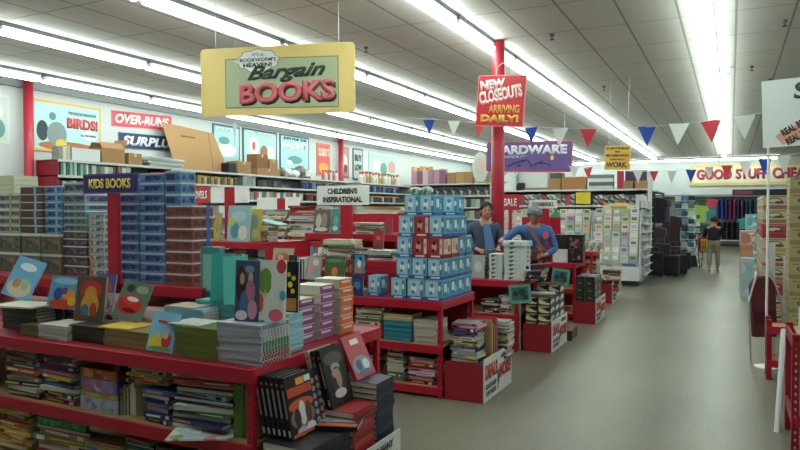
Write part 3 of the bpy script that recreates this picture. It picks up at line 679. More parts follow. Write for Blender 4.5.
# comb bound grey workbooks with standing covers
x, w = S(218, 258, 2.83)
o_, z7 = stack(x, 2.97, BZ, 17, .31, .27, .0125, [M('#a9a9b4', .5), M('#9fa0ac', .5)], 'grey lilac comb bound workbook', 'the tall stack at the bench corner', jit=.003)
m = MB()
for k in range(17):
    for j in range(9): m.box(.155, .163, -.11+j*.027, -.1+j*.027, k*.0131+.002, k*.0131+.010)
for i, o in enumerate(o_):
    mm = MB()
    for j in range(9): mm.box(.153, .16, -.115+j*.027, -.105+j*.027, .002, .0105)
    mm.obj('comb_binding', M(['#b9483c', '#4c9a6a', '#d9d9dc', '#6fa9c4'][i//5], .4), o)
leaning('standing book with a photo of girls on its cover, on the comb bound stack', X_(246, 2.9), 2.9, z7, .155, .34, .02, M('#3f4f6a', .35), .06, .12, 0,
        art_blobs('#3f536e', [(.25, .6, .2, .32, '#3a2a2c'), (.3, .7, .1, .1, '#c49a86'), (.65, .72, .1, .1, '#c9a08a'), (.65, .5, .2, .18, '#b56a86'), (.4, .3, .18, .2, '#4a6f9a'), (.75, .2, .2, .16, '#c48aa4'), (.3, .1, .25, .08, '#d3c9cf'), (.6, .86, .2, .06, '#7a92ac')]))
leaning('white standing book patterned with coloured ice pops and dots', X_(270, 2.93), 2.93, z7, .165, .345, .025, M('#d8d9d4', .35), .06, .16, 0,
        art_blobs('#dbdcd6', [(.3, .72, .22, .15, '#6f9a3a'), (.3, .6, .22, .15, '#6f9a3a'), (.3, .46, .04, .07, '#c9b48a'), (.88, .9, .18, .11, '#d33f4c'), (.1, .36, .14, .1, '#d9703c'), (.1, .26, .14, .1, '#d9703c'), (.95, .44, .12, .08, '#3fa3b4'), (.7, .12, .27, .1, '#d8607e'), (.2, .02, .1, .02, '#3fa3b4')]))
x = X_(284, 3.1)
stack(-2.37, 3.24, BZ, 14, .1, .14, .016, [M('#86b9c9'), M('#9cc4c4')], 'narrow pale blue booklet', 'the slim stack behind the comb bound workbooks', sp='r')
leaning('black book with yellow script lettering standing behind the ice pop book', X_(290, 3.22), 3.23, BZ+.234, .09, .3, .02, BLACK, .05, .1, 0,
        art_blobs('#15151a', [(.3, .75, .14, .05, '#c9b83c'), (.65, .68, .16, .05, '#c9b83c'), (.4, .55, .18, .06, '#d0bf45'), (.6, .42, .16, .05, '#c9b83c')], (.03, .28, '#a9743c', .1, .9)))
# thick paperbacks with purple and orange spines
def thick(x, y, z, n, w, d, t, spinecol, desc, where, rz=0, jit=.006):
    out, zt = stack(x, y, z, n, w, d, t, M('#cfcab8', .5), desc, where, sp='r', jit=jit, rz=rz, rj=.03)
    for o in out:
        MB().box(w/2+.0002, w/2+.003, -d/2+.004, d/2-.004, .004, t-.004).obj('spine_label', M(spinecol, .4), o)['label'] = f"coloured spine panel"
        MB().box(w/2+.003, w/2+.004, -d/2+.03, d/2-.03, t*.55, t*.8).obj('spine_lettering', M('#d9cfd4', .4), o)
    return zt
za = thick(-2.52, 3.50, BZ, 5, .2, .17, .056, '#8a4a80', 'thick cream paperback with purple spine', 'the front purple spined stack')
zb = thick(-2.50, 3.70, BZ, 6, .2, .17, .058, '#94508a', 'thick cream paperback with plum spine', 'the middle purple spined stack')
zc = thick(-2.47, 3.9, BZ, 6, .2, .17, .062, '#d9692f', 'thick white paperback with orange spine', 'the orange spined stack')
# ================================================================ riser: boxed sets
RZ = 1.202
def boxset(a, b, Y, n, t, d, body, panel, desc, where, z=RZ, strip=None, seal=.16):
    x, w = S(a, b, Y); w -= .006
    for i in range(n):
        lv = n-1-i
        pos = 'topmost' if lv == 0 else ('lowest' if i == 0 else nth(lv)+' from top')
        k = ('bs', q(w), q(d), q(t), body.name, panel.name, strip.name if strip else '')
        if k not in _B:
            p = MB().box(-w/2+.01, w/2-.01, -d/2-.001, -d/2, t*.2, t*.72).box(w/2, w/2+.001, -d/2+.015, d/2-.015, t*.2, t*.72).mesh('picture_panel', panel)
            s = (MB().box(w/2-.001, w/2+.002, d/2-.07, d/2-.03, 0, t).mesh('tape_strip', strip) if seal < .1 else MB().box(-w/2+w*.62, -w/2+w*.62+.03, -d/2-.002, -d/2+.0005, 0, t).box(-w/2+w*.62, -w/2+w*.62+.03, -d/2-.002, d/2, t, t+.0012).mesh('tape_strip', strip)) if strip else None
            e = MB().box(-w/2, w/2, -d/2-.0016, -d/2, t*.86, t).box(w/2, w/2+.0016, -d/2, d/2, t*.86, t).mesh('pale_edge', M('#c9ccce', .3))
            _B[k] = (MB().box(-w/2, w/2, -d/2, d/2, 0, t).mesh('carton', body), p, s, e)
        c, p, s, e = _B[k]
        o = link('boxed_set', c); tag(o, f"{desc}, {pos} of {where}", 'boxed set', f"{desc}s of {where}")
        link('picture_panel', p, o); link('shrink_edge', e, o)
        if s: link('tape_strip', s, o)
        o.location = (x+R.uniform(-.004, .004), Y+d/2+R.uniform(-.004, .004), z+i*(t+.0022)+.0005)
    return z+n*(t+.0022)
BLUEP = pattern(['#2a4a86', '#27345e', '#4a6aa0', '#3a2f5c', '#6a8ab4'], 28, .3); BLUEB = M('#5f93b4', .3)
BRP = pattern(['#6a3a34', '#5c3230', '#7a463a', '#54302e'], 30, .35); BRB = M('#8a5248', .35)
DKP = pattern(['#3a3f4a', '#5a3f5a', '#2f3a52', '#6a6f74', '#44303a'], 30, .35)
boxset(118, 139.5, 3.62, 9, .073, .3, BLUEB, BLUEP, 'blue boxed book set', 'the left blue column by the Kids Books sign')
boxset(140.5, 165, 3.6, 11, .073, .3, BLUEB, BLUEP, 'blue silver book set', 'the right blue column behind the Kids Books sign')
zt = boxset(166, 193, 3.58, 7, .081, .21, BRB, BRP, 'brown red boxed set', 'the brown column at the riser corner', strip=M('#3c6aa8', .3), seal=0)
boxset(166, 182, 3.6, 3, .083, .15, BLUEB, BLUEP, 'blue boxed book set lying', 'the trio on top of the brown column', z=zt)
BROWN2 = M('#5a4638', .4)
zt = boxset(-8, 21, 3.72, 2, .17, .3, M('#5c6048', .4), pattern(['#4a5240', '#6a6a48', '#8a6a4c', '#3a4238'], 24, .4), 'wide olive green playset box', 'the low left wall of boxes', z=RZ)
zt2 = boxset(22, 41, 3.72, 2, .17, .3, M('#5c6048', .4), pattern(['#4a5240', '#6a6a48', '#8a6a4c', '#3a4238'], 24, .4), 'wide olive green playset box', 'the low middle wall of boxes', z=RZ)
boxset(42, 62, 3.72, 2, .17, .3, M('#5c6048', .4), pattern(['#4a5240', '#6a6a48', '#8a6a4c', '#3a4238'], 24, .4), 'wide olive green playset box', 'the low right wall of boxes', z=RZ)
zz = boxset(-6, 21, 3.76, 5, .068, .26, M('#aeb0a0', .3), DKP, 'white edged dark boxed set with yellow tape', 'the far left column', z=zt, strip=M('#a9a44c', .4))
boxset(-6, 15, 3.78, 4, .04, .24, M('#c3c9a4', .3), M('#d3d8b4', .4), 'pale yellow boxed set', 'the group on the far left column', z=zz)
boxset(22, 44, 3.76, 6, .067, .3, M('#57402f', .4), pattern(['#4f3a2c', '#5f4a38'], 8, .4), 'brown boxed set with light blue tape', 'the left brown column', z=zt2, strip=M('#7fb4cc', .3))
boxset(45.5, 63, 3.78, 6, .067, .28, BLUEB, BLUEP, 'blue wrapped boxed set', 'the far blue column right of the brown boxes', z=zt2, strip=M('#7fb4cc', .3))
zz = boxset(64, 88, 3.74, 3, .08, .26, BROWN2, DKP, 'brown grey boxed game', 'the mixed column left of the Kids Books post')
zz = boxset(64, 88, 3.74, 2, .06, .26, BROWN2, DKP, 'maroon boxed game', 'the mixed column left of the Kids Books post', z=zz)
zz = boxset(65, 87, 3.74, 4, .055, .25, M('#5f9aa0', .35), DKP, 'teal boxed game', 'the upper mixed column left of the Kids Books post', z=zz)
zz = boxset(65, 87, 3.74, 2, .09, .25, M('#8a93a8', .35), DKP, 'grey lilac boxed game', 'the very top of the mixed column', z=zz)
zz = boxset(89, 105, 3.76, 5, .06, .24, M('#a8a99c', .35), pattern(['#4c7a80', '#b38a4c', '#3a4f6a', '#c9c9bc'], 20, .4), 'thin white edged puzzle box', 'the column directly left of the Kids Books post')
zz = boxset(89, 105, 3.76, 4, .05, .24, M('#b0b3a8', .35), pattern(['#4c7a80', '#a9a9a0', '#3a4f6a', '#c9c9bc'], 20, .4), 'slim pale puzzle box', 'the upper column directly left of the Kids Books post', z=zz)
leaning('purple and red picture book propped in front of the riser boxes', X_(105, 3.42), 3.4, .93+.14, .2, .2, .02, M('#4a4f8a', .35), .2, 0, 0, art_blobs('#4a5590', [(.6, .5, .3, .2, '#b5484c'), (.3, .3, .2, .14, '#c9a8b4')]))
leaning('pink and white patterned book propped under the purple picture book', X_(102, 3.3), 3.3, .93+.06, .19, .16, .02, M('#9a8a94', .35), .2, 0, 0, art_blobs('#a8949c', [(.3, .5, .16, .2, '#d9d3d6'), (.65, .5, .18, .25, '#8a5a72'), (.5, .2, .25, .12, '#dcd9d9')]))
stack(X_(108, 3.36), 3.37, BZ, 5, .2, .12, .03, [M('#4c4038')], 'dark stacked book', 'the support pile behind the leaning red shape book')
# ================================================================ near table, middle shelf (z .49)
SZ = .492; Y0 = 2.80
def pile(a, b, ztop, names, where, z=SZ, Y=Y0, d=.24, **k):
    x, w = S(a, b, Y); mixpile(x, Y+d/2+.01, z, w, d, ztop, names, where, 'books piled in '+where, **k)
pile(4, 36, .81, ['dark red', 'grey', 'brown', 'white', 'black', 'tan', 'orange', 'brown', 'orange'], 'the leftmost pile on the middle shelf')
pile(39, 74, .81, ['dark red', 'pink', 'black', 'grey', 'white', 'navy blue', 'green', 'yellow', 'teal', 'pink', 'purple', 'navy blue'], 'the second pile on the middle shelf')
x, w = S(78, 115, Y0)
def flatbox(label, x, y, z, w, d, h, body, panel, rz=0):
    return print_box(label, x, y, z, w, d, h, M(body, .35), panel, rz, 'boxed_game', 'boxed game')
flatbox('pale pink and white boxed game at the bottom of the toy boxes pile', x, 2.96, SZ, w, .3, .085, '#a9a6b4', pattern(['#a9b0c0', '#8f9ab4', '#c9a0ac', '#6a86a8'], 18, .35))
pz = SZ+.087
flatbox('slim yellow boxed game in the middle of the toy boxes pile', x, 2.95, pz, w*.97, .28, .03, '#a99a4a', pattern(['#b3a24c', '#8f7f3c'], 14))
flatbox('purple and silver boxed game with a round window on the middle shelf', x, 2.95, pz+.032, w*.95, .28, .085, '#7c6a8f', pattern(['#8f7fa8', '#b3a9c0', '#6a4f86', '#a8607f'], 20))
flatbox('orange and red boxed game topmost in the toy boxes pile', x, 2.95, pz+.119, w*.98, .28, .06, '#a8502c', pattern(['#b3582f', '#8a3020', '#c98a4c'], 20))
leaning('tall navy blue binder standing upright in the middle shelf', X_(119, 2.84), 2.82, SZ, .045, .31, .24, M('#252f58', .4), 0, 0, 0, pages=False, name='binder', cat='binder')
standrow(X_(124, 2.86), X_(137, 2.86), 2.97, SZ, .2, .24, ['cream', 'olive green', 'cream', 'green', 'cream', 'white'], 'beside the navy binder', 'upright booklets beside the navy binder', ts=(.011, .014, .018), noun='booklet')
pile(124, 160, .81, ['tan', 'orange', 'yellow', 'cream'], 'the loose pile over the upright booklets', z=SZ+.215, d=.2)
pile(141, 168, SZ+.205, ['navy blue', 'navy blue', 'navy blue', 'blue', 'navy blue', 'brown', 'blue'], 'the navy pile right of the upright booklets', ts=(.025, .03))
pile(171, 228, .81, ['white', 'navy blue', 'dark red', 'green', 'white', 'green', 'navy blue', 'light blue', 'black', 'yellow', 'red', 'white'], 'the widest pile on the middle shelf', d=.26, ts=(.016, .022, .028), slide=.02, rz=.06)
o = book(.36, .26, .01, pattern(['#cfd6d8', '#a9c4cc', '#7a9a5a', '#c98a8a', '#d9dcd8'], 14, .3), 'white magazine sticking out over the middle shelf edge'); o.location = (X_(192, 2.72), 2.81, SZ+.0015); o.rotation_euler = (0, 0, .5)
for q_ in [x_ for x_ in bpy.data.objects if x_.get('group') == 'books piled in the widest pile on the middle shelf']: q_.location.z += .012; q_.scale.z = .955
for i, (a, b) in enumerate([(231, 242), (243, 253)]):
    x, w = S(a, b, 2.83)
    leaning(['green comb bound notebook standing left of its twin on the middle shelf', 'green comb bound notebook standing nearest the right post of the middle shelf'][i], x, 2.84, SZ, w-.01, .29, .2, M('#557a2c', .5), 0, 0, 0, name='notebook', cat='notebook')
m = MB()
# ================================================================ near table, bottom shelf (z .1)
pile(-6, 24, .41, ['olive green', 'yellow', 'yellow', 'orange', 'yellow', 'yellow', 'yellow', 'orange', 'yellow'], 'the yellow pile on the bottom shelf', z=.102, ts=(.022, .03))
pile(32, 82, .33, ['brown', 'dark red', 'pink', 'cream', 'olive green', 'pink'], 'the wide pile under the bright green box', z=.102, ts=(.03, .036))
x, w = S(34, 80, Y0)
flatbox('bright green patterned boxed game lying on the bottom shelf pile', x, 2.95, .332, w, .26, .05, '#3c8a44', pattern(['#3f9a4a', '#2f7a3c', '#5fae52'], 30), .04)
flatbox('grey blue boxed game lying on the bright green one', x-.05, 2.95, .384, w*.8, .22, .022, '#5c6a74', pattern(['#5c6a74', '#7a8a94'], 12), -.04)
pile(84, 118, .3, ['tan', 'pink', 'grey', 'pink', 'tan'], 'the low pile under the rolled cream mat', z=.102, ts=(.03, .04))
t = thing('rolled_mat', 'rolled cream play mat lying across the bottom shelf piles', 'mat', (X_(92, 2.82), 2.9, .345))
MB().tube([(-.17, -.03, .02), (.2, .06, -.01)], .038, 14).obj('roll', M('#b3a982', .6), t, True)
pile(122, 150, .37, ['green', 'dark red', 'green', 'black', 'green', 'orange', 'green'], 'the dark green pile on the bottom shelf', z=.102)
pile(152, 186, .36, ['navy blue', 'tan', 'white', 'green', 'brown', 'white'], 'the pile below the jutting magazine', z=.102)
pile(190, 222, .33, ['red', 'white', 'blue', 'grey', 'orange'], 'the low pile right of centre on the bottom shelf', z=.102)
pile(226, 250, .35, ['green', 'white', 'dark red', 'navy blue'], 'the rightmost pile on the bottom shelf', z=.102)
# ================================================================ end bin of the near table
def flat(x, y, z, n, w, d, t, cols, desc, where, sp='r', **k): return stack(x, y, z, n, w, d, t, [M(c, .35) for c in cols], desc, where, sp=sp, **k)
flat(-2.03, 2.93, .262, 6, .3, .38, .045, ['#1b1a1e', '#26262b'], 'black sports hardcover', 'the flat pile at the front of the near bin')
BBZ = .262+6*.0456+.003
bb = art_blobs('#1f1c20', [(.5, .5, .47, .1, '#c9582c'), (.5, .3, .46, .18, '#8a6a58'), (.5, .36, .13, .2, '#cfc9c6'), (.3, .3, .12, .16, '#3a2a26'), (.72, .34, .12, .18, '#5a3a2c'), (.75, .1, .18, .08, '#c9ced6'), (.4, .08, .2, .07, '#a9b0bc')], [(.02, .07, '#c9502a', .04, .96), (.66, .8, '#c24a2a', .0+.04, .96), (.82, .93, '#d99a3a', .4, .7), (.83, .93, '#d3d6d8', .72, .96)])
for i in range(6):
    leaning(f"black basketball hardcover standing in the near bin, {'front one with its cover showing' if i == 0 else nth(i)+' behind the front one'}", -2.035-.034*i, 2.93, BBZ, .24, .33, .026, M('#17161a', .3), .2, PI/2, 0, bb, 'black basketball hardcovers standing in the near bin')
leaning('black hardcover with rows of small player photos behind the basketball books', -2.06, 3.125, BBZ, .11, .31, .02, M('#1f2126', .35), .24, PI/2, 0, art_blobs('#27292e', [(.3, .1+.14*k, .16, .05, '#8a97a8') for k in range(6)]+[(.72, .12+.14*k, .16, .05, '#a9836f') for k in range(6)]))
o = book(.26, .2, .024, M('#1a1a1e', .3), 'black orange striped hardcover lying tilted in front of the near bin books'); o.location = (-1.965, 3.14, BBZ+.001); o.rotation_euler = (0, 0, .35)
MB().box(-.12, .12, -.09, -.04, .0242, .025).obj('title_band', M('#b85a34', .35), o); MB().box(-.1, .1, -.02, .06, .0242, .025).obj('cover_picture', M('#8f949c', .35), o)
flat(-2.03, 3.29, .262, 10, .3, .25, .034, ['#9a2a2e', '#b23a38', '#7c2226'], 'red photo hardcover', 'the red pile in the near bin', rz=.03)
z_ = .262+10*.0346+.003
leaning('dark movie hardcover with a figure in white leaning in the middle of the bin', -2.02, 3.29, z_, .24, .34, .025, M('#16161a', .3), .28, PI/2, 0, art_blobs('#1f1d1e', [(.5, .8, .4, .12, '#5a5048'), (.5, .65, .2, .07, '#8f9aa8'), (.5, .4, .3, .25, '#3a2c26'), (.55, .45, .12, .18, '#9a8878'), (.5, .2, .26, .08, '#c9c2b8'), (.4, .55, .1, .08, '#b58a6c')]))
leaning('second dark movie hardcover directly behind the one with the white figure', -2.06, 3.29, z_, .24, .335, .025, M('#2a2a30', .3), .28, PI/2, 0)
leaning('pale spined hardcover leaning behind the two dark movie hardcovers', -2.10, 3.29, z_, .24, .33, .025, M('#b9b4aa', .3), .28, PI/2, 0)
flat(-2.03, 3.55, .262, 13, .3, .22, .034, ['#1e2a3c', '#26344a', '#182230'], 'dark blue hardcover', 'the dark blue pile at the back of the near bin')
z_ = .262+13*.0346+.003
leaning('red and grey space adventure hardcover leaning at the back of the bin', -2.01, 3.55, z_, .24, .28, .022, M('#a8323c', .35), .45, PI/2, 0, art_blobs('#b5404a', [(.5, .28, .44, .22, '#7a8a96'), (.35, .3, .14, .12, '#3f5a6c'), (.68, .28, .16, .12, '#c3ced4'), (.5, .12, .3, .06, '#4f6a7c')], [(.76, .88, '#dfd3cf', .3, .7)]))
# white card front of that bin's contents is its side_sign
# ================================================================ second table: toy boxes
TB = M('#7ab4c8', .3); TP = pattern(['#e3ebee', '#4f9ab8', '#e6ecee', '#2f5a8a', '#7fc0d4', '#8a9aa6', '#a9cfdc'], 24, .3); TS = pattern(['#2f7aa0', '#2a5a8c', '#5fb0c8', '#dfe6e8', '#234a7c'], 18, .3); TN = M('#33509a', .3)
RB = M('#a83a3c', .35); RP = pattern(['#b5413f', '#d9a48a', '#8a3030', '#e0d3c9', '#4a2c2c'], 20, .35)
rown = ['front row', 'second row', 'third row', 'back row']
def toy(x, Y, z, lab, red=False, w=.178, d=.178, h=.196, rz=0):
    k = ('toy', w, d, h, red)
    if k not in _B:
        body = MB().box(-w/2, w/2, -d/2, d/2, 0, h).mesh('carton', RB if red else TB)
        m = MB(); y = -d/2
        m.box(-w/2+.008, w/2-.008, y-.001, y, h*.2, h*.92)
        m.box(w*.26, w/2-.008, y-.0018, y-.001, h*.2, h*.92, 1).ell(-w*.1, h*.55, w*.17, h*.22, y-.002, .001, 14, 2).ell(-w*.1, h*.72, w*.11, h*.1, y-.0028, .0008, 12, 3).ell(-w*.16, h*.36, w*.1, h*.09, y-.0028, .0008, 12, 3).ell(w*.34, h*.6, w*.07, h*.14, y-.0026, .0008, 10, 2)
        x1 = w/2; m.box(x1, x1+.001, -d/2+.008, d/2-.008, h*.2, h*.92, 1).box(x1+.001, x1+.0016, -d*.3, d*.05, h*.4, h*.8, 2).box(x1+.001, x1+.0016, d*.12, d*.34, h*.3, h*.6, 0)
        cols = ['#a03a3c', '#d8c2b4', '#c9a08a', '#3a2426'] if red else ['#9cc6d4', '#3a86a6', '#e0e8ea', '#5a7f98']
        pic = m.mesh('picture_panel', [M(c, .3) for c in cols])
        band = MB().box(-w/2-.001, w/2+.001, -d/2-.002, -d/2, .002, h*.17).box(w/2, w/2+.002, -d/2, d/2, .002, h*.17).box(-w*.3, w*.3, -d/2-.003, -d/2-.002, h*.05, h*.13, 1).mesh('name_band', [M('#3c5aa4', .3) if not red else M('#8f2f34', .3), M('#c9d6e0', .3)])
        _B[k] = (body, pic, band)
    a, b, c = _B[k]; o = link('boxed_toy', a); link('picture_panel', b, o); link('name_band', c, o)
    o.location = (x, Y+d/2, z+.0006); o.rotation_euler = (0, 0, rz+R.uniform(-.04, .04))
    return tag(o, lab, 'box', 'stacked toy boxes on the second table' if 'layer' in lab else None)
lev = ['bottom layer', 'second layer up', 'third layer up', 'fourth layer up', 'top layer']
for L, (xs, rws) in enumerate([((-2.655, -2.47), 4), ((-2.78, -2.617, -2.455), 4), ((-2.775, -2.612, -2.45), 4), ((-2.76, -2.597, -2.435), 3)]):
    for r in range(rws):
        for i, x in enumerate(xs):
            rd = (L == 2 and r == 0 and i >= 1) or (L == 3 and r == 0 and i == 1) or (L == 2 and r == 1 and i == 2)
            toy(x, 5.63+r*.19, .902+L*.1985, f"{'red picture' if rd else 'light blue'} toy box, {lev[L]}, {rown[r]}, {(['left','right end'] if len(xs) == 2 else ['left','middle','right end'])[i]}", rd, w=.178 if L == 0 else .155)
for i, (x, Y) in enumerate([(-2.71, 5.66), (-2.55, 5.66), (-2.62, 6.0), (-2.46, 6.0)]):
    toy(x, Y, .902+4*.1985, f"light blue toy box, top layer, {['front left','front right','back left','back right'][i]}", w=.152)
for i, x in enumerate((-2.72, -2.6)):
    o = MB().sphere((0, 0, .04), (.065, .05, .04)).obj('wrapped_toy', pattern(['#a9b5a9', '#5f6f5a', '#c9d3cc', '#7a4a3c'], 22, .2), smooth=True)
    o.location = (x, 5.76, .902+5*.1985+.001); tag(o, ['small plastic wrapped toy, left one on top of the toy boxes', 'small plastic wrapped toy, right one on top of the toy boxes'][i], 'toy', 'wrapped toys')
toy(X_(374, 5.68), 5.68, .902, 'single light blue toy box standing alone left of the toy box tower', w=.13, h=.2)
toy(-2.84, 5.62, .902, 'light blue toy box just left of the toy box tower base', w=.15, h=.194, rz=.0)
leaning('small blue and orange picture book leaning on the toy box tower', X_(402, 5.55), 5.6, .902+2*.1985+.25, .0001+.1, .22, .012, M('#4a86b8'), .1) if 0 else None
stack(X_(364, 5.8), 5.72, BZ, 3, .17, .12, .02, M('#8fb9c4'), 'pale blue board book', 'the tiny stack left of the single toy box')
# picture books on the second table, left part
def lean2(px, w, h, Y, lab, bg, blobs=(), z=.902, tilt=.15, title=None, cov='#4a4a4a', rz=0, t=.02):
    return leaning(lab, X_(px, Y), Y, z, w, h, t, M(cov, .4), tilt, rz, 0, art_blobs(bg, list(blobs), title) if (blobs or title) else None)
_, zz = stack(X_(330, 5.75)-.05, 5.84, BZ, 5, .5, .16, .022, [M('#6a6f6a'), M('#8a5a3a')], 'large mixed hardcover', 'the support pile under the green animal book')
lean2(334, .235, .25, 5.72, 'green book with a brown animal head on its cover', '#3f6a3c', [(.5, .42, .28, .3, '#7a4a26'), (.5, .4, .17, .2, '#b58a4a'), (.5, .12, .4, .1, '#5f7a34'), (.5, .86, .4, .08, '#4f8a6a')], zz, .12, cov='#2c4a30')
lean2(313, .17, .25, 5.76, 'pale pink picture book standing left of the green animal book', '#a8a09c', [(.4, .5, .25, .25, '#c98a8a'), (.7, .3, .2, .2, '#86a0ac'), (.6, .75, .2, .15, '#d3c9b8')], zz, .2, rz=.1)
lean2(292, .11, .25, 5.8, 'dark framed picture book right of the open red magazine', '#2c3038', [(.5, .5, .3, .3, '#6a5a52'), (.5, .25, .3, .12, '#8a7a6a')], zz, .1)
standrow(X_(298.5, 5.8), X_(305, 5.8), 5.88, zz, .25, .15, ['white', 'navy blue', 'white', 'blue'], 'between the dark and the pale pink picture books', 'upright books on the second table', ts=(.014, .018))
lean2(350, .07, .22, 5.74, 'slim dark orange picture book right of the green animal book', '#5a3f34', [(.5, .6, .3, .2, '#b5643a')], .902+.12, .1)
lean2(359, .11, .19, 5.70, 'small blue book with white and orange shapes', '#4f8ab0', [(.5, .55, .2, .22, '#e0e0da'), (.4, .2, .3, .14, '#c9642f'), (.6, .8, .14, .1, '#1f2730')], 1.11, .1)
lean2(357, .13, .2, 5.62, 'dark navy picture book below the small blue book', '#2a3f6a', [(.5, .5, .3, .2, '#4a7aa8'), (.3, .3, .15, .12, '#20242c')], .902, .05)
lean2(282, .27, .2, 5.9, 'pale green framed magazine with red centre standing on the second table', '#a8a682', [(.5, .45, .36, .3, '#b5604f'), (.4, .5, .15, .15, '#c9a486')], 1.13, .15, cov='#8a8a6a')
lean2(276, .16, .16, 5.62, 'pale blue picture magazine leaning below the green framed one', '#8aa8a8', [(.4, .5, .25, .2, '#c9a48a'), (.7, .3, .2, .2, '#b5605a')], 1.03, .2)
stack(X_(280, 5.75)-.02, 5.83, BZ, 6, .3, .2, .02, [M('#55504a'), M('#7a6a5a')], 'plain brown hardcover', 'the left support pile on the second table')
# riser of second table
for i, (a, b, zt, nm, wh) in enumerate([(322, 352, 1.43, ['cream', 'white', 'cream', 'brown', 'cream', 'olive green', 'cream'], 'the cream pile behind the green animal book'), (353, 366, 1.34, ['grey', 'brown', 'white'], 'the small pile right of the cream pile'), (367, 393, 1.33, ['white', 'dark red', 'grey', 'teal', 'white'], 'the pile above the red riser panel')]):
    pile(a, b, zt, nm, wh, z=1.222, Y=6.06, d=.22)
lean2(378, .12, .2, 6.06, 'red paperback standing on the pile above the red riser panel', '#a8323a', [(.5, .2, .3, .12, '#4a5a4a'), (.5, .6, .2, .1, '#c9706a')], 1.335, .1, cov='#8a2a30')
tb2 = [o for o in bpy.data.objects if o.name == 'book_table.001'][0]
x0, x1 = X_(366, 6.0)-tb2.location.x, X_(396, 6.0)-tb2.location.x
MB().box(x0, x1, .40, .415, .903, 1.14).box(x0-.005, x1+.005, .396, .412, 1.08, 1.1, 1).obj('riser_panel', [RED, DRED], tb2)
# shelves of the second table
pile(354, 381, .82, ['olive green', 'brown', 'grey', 'cream', 'white', 'black', 'pink', 'cream', 'grey', 'brown'], 'the left pile on the second tables middle shelf', z=.482+.01, Y=5.63, d=.25, slide=.008)
x, w = S(383, 411, 5.62)
stack(x, 5.76, .492, 12, w-.01, .27, .0155, [M('#2f7f8c'), M('#37899a'), M('#2a7280')], 'teal paperback', 'the teal stack on the second tables middle shelf')
stack(x, 5.76, .492+12*.0161+.002, 3, w, .25, .02, [M('#b5a06a'), M('#c9c3a8')], 'tan hardcover', 'the teal stacks top group')
x, w = S(413, 436, 5.62)
stack(x, 5.77, .492, 13, w, .27, .0165, [M('#b9bab2'), M('#a9aca4')], 'pale grey paperback', 'the pale stack on the second tables middle shelf', sp='b')
pile(352, 374, .36, ['brown', 'grey', 'dark red', 'white'], 'the slumped pile at left on the second tables bottom shelf', z=.102, Y=5.63, d=.25)
pile(386, 403, .42, ['grey', 'brown', 'green', 'white', 'black', 'cream', 'green', 'white', 'cream', 'brown'], 'the tall pile on the second tables bottom shelf', z=.102, Y=5.63, d=.25, slide=.008)
pile(408, 434, .36, ['dark red', 'red', 'pink', 'pink', 'black', 'white', 'pink'], 'the pink and red pile on the second tables bottom shelf', z=.102, Y=5.63, d=.25, slide=.008)
leaning('open dark book slumped between the piles on the second tables bottom shelf', X_(381, 5.66), 5.7, .102, .09, .22, .02, M('#5a2a2c'), .2, 0, .5)
# second bin
pile(450, 476, .70, ['purple', 'dark red', 'navy blue', 'yellow', 'light blue', 'navy blue', 'blue', 'yellow', 'green', 'white', 'purple', 'navy blue', 'dark red', 'pink', 'grey', 'tan', 'brown'], 'the front pile in the second bin', z=.282, Y=5.70, d=.24, ts=(.022, .03, .034))
standrow(5.97, 6.18, -2.165, .282, .42, .26, ['tan', 'pink', 'yellow', 'brown', 'cream', 'red'], 'in the middle of the second bin', 'upright books in the second bin', ts=(.02, .03), axis='y')
pile(489, 507, .66, ['olive green', 'black', 'white', 'grey', 'white', 'black', 'white', 'grey', 'olive green', 'cream'], 'the back pile in the second bin', z=.282, Y=6.2, d=.2)
# ================================================================ shelf behind second table (children's section)
CY = 6.85
ca, cb = X_(306, CY), X_(398, CY)
cs = book_table('red bookshelf carrying the childrens inspirational sign post', ca, cb, CY, 7.5, top=1.46, shelves=(1.0, .5, .1))
MB().box(X_(352, 7.45)-cs.location.x-.0, (cb-ca)/2, .6, .62, 1.465, 1.70).box((cb-ca)/2-.16, (cb-ca)/2, .58, .6, 1.462, 1.8).obj('back_board', RED, cs)
pile(353, 381, 1.6, ['white', 'cream', 'green', 'white', 'grey', 'cream', 'white'], 'the white pile below the red back board', z=1.462, Y=CY+.03, d=.22)
lean2(388, .1, .2, CY+.05, 'red and green paperback standing at the right end of that pile', '#a83a3c', [(.5, .25, .3, .15, '#4a6a5a')], 1.462, .1, cov='#8a2a30')
lean2(321, .24, .3, CY+.1, 'dark photo magazine standing left of the sign post', '#5a554f', [(.3, .5, .18, .3, '#b5aea4'), (.65, .5, .18, .35, '#8a8078'), (.5, .15, .4, .08, '#c9c3b8')], 1.462, .18, cov='#77726a')
lean2(335, .13, .3, CY+.1, 'teal green magazine standing beside the sign post', '#3f8a86', [(.5, .5, .3, .2, '#6aa8a0'), (.5, .2, .3, .1, '#c9d6cc')], 1.462, .14)
lean2(342, .05, .3, CY+.12, 'white magazine edge standing against the sign post', '#c9cfcc', (), 1.462, .1, cov='#c9cfcc')
stack(X_(372, 7.5), 7.62, 1.64-.0, 1, .5, .15, .02, M('#dcdfdc'), 'white open magazine', 'lying behind the red back board') if 0 else None
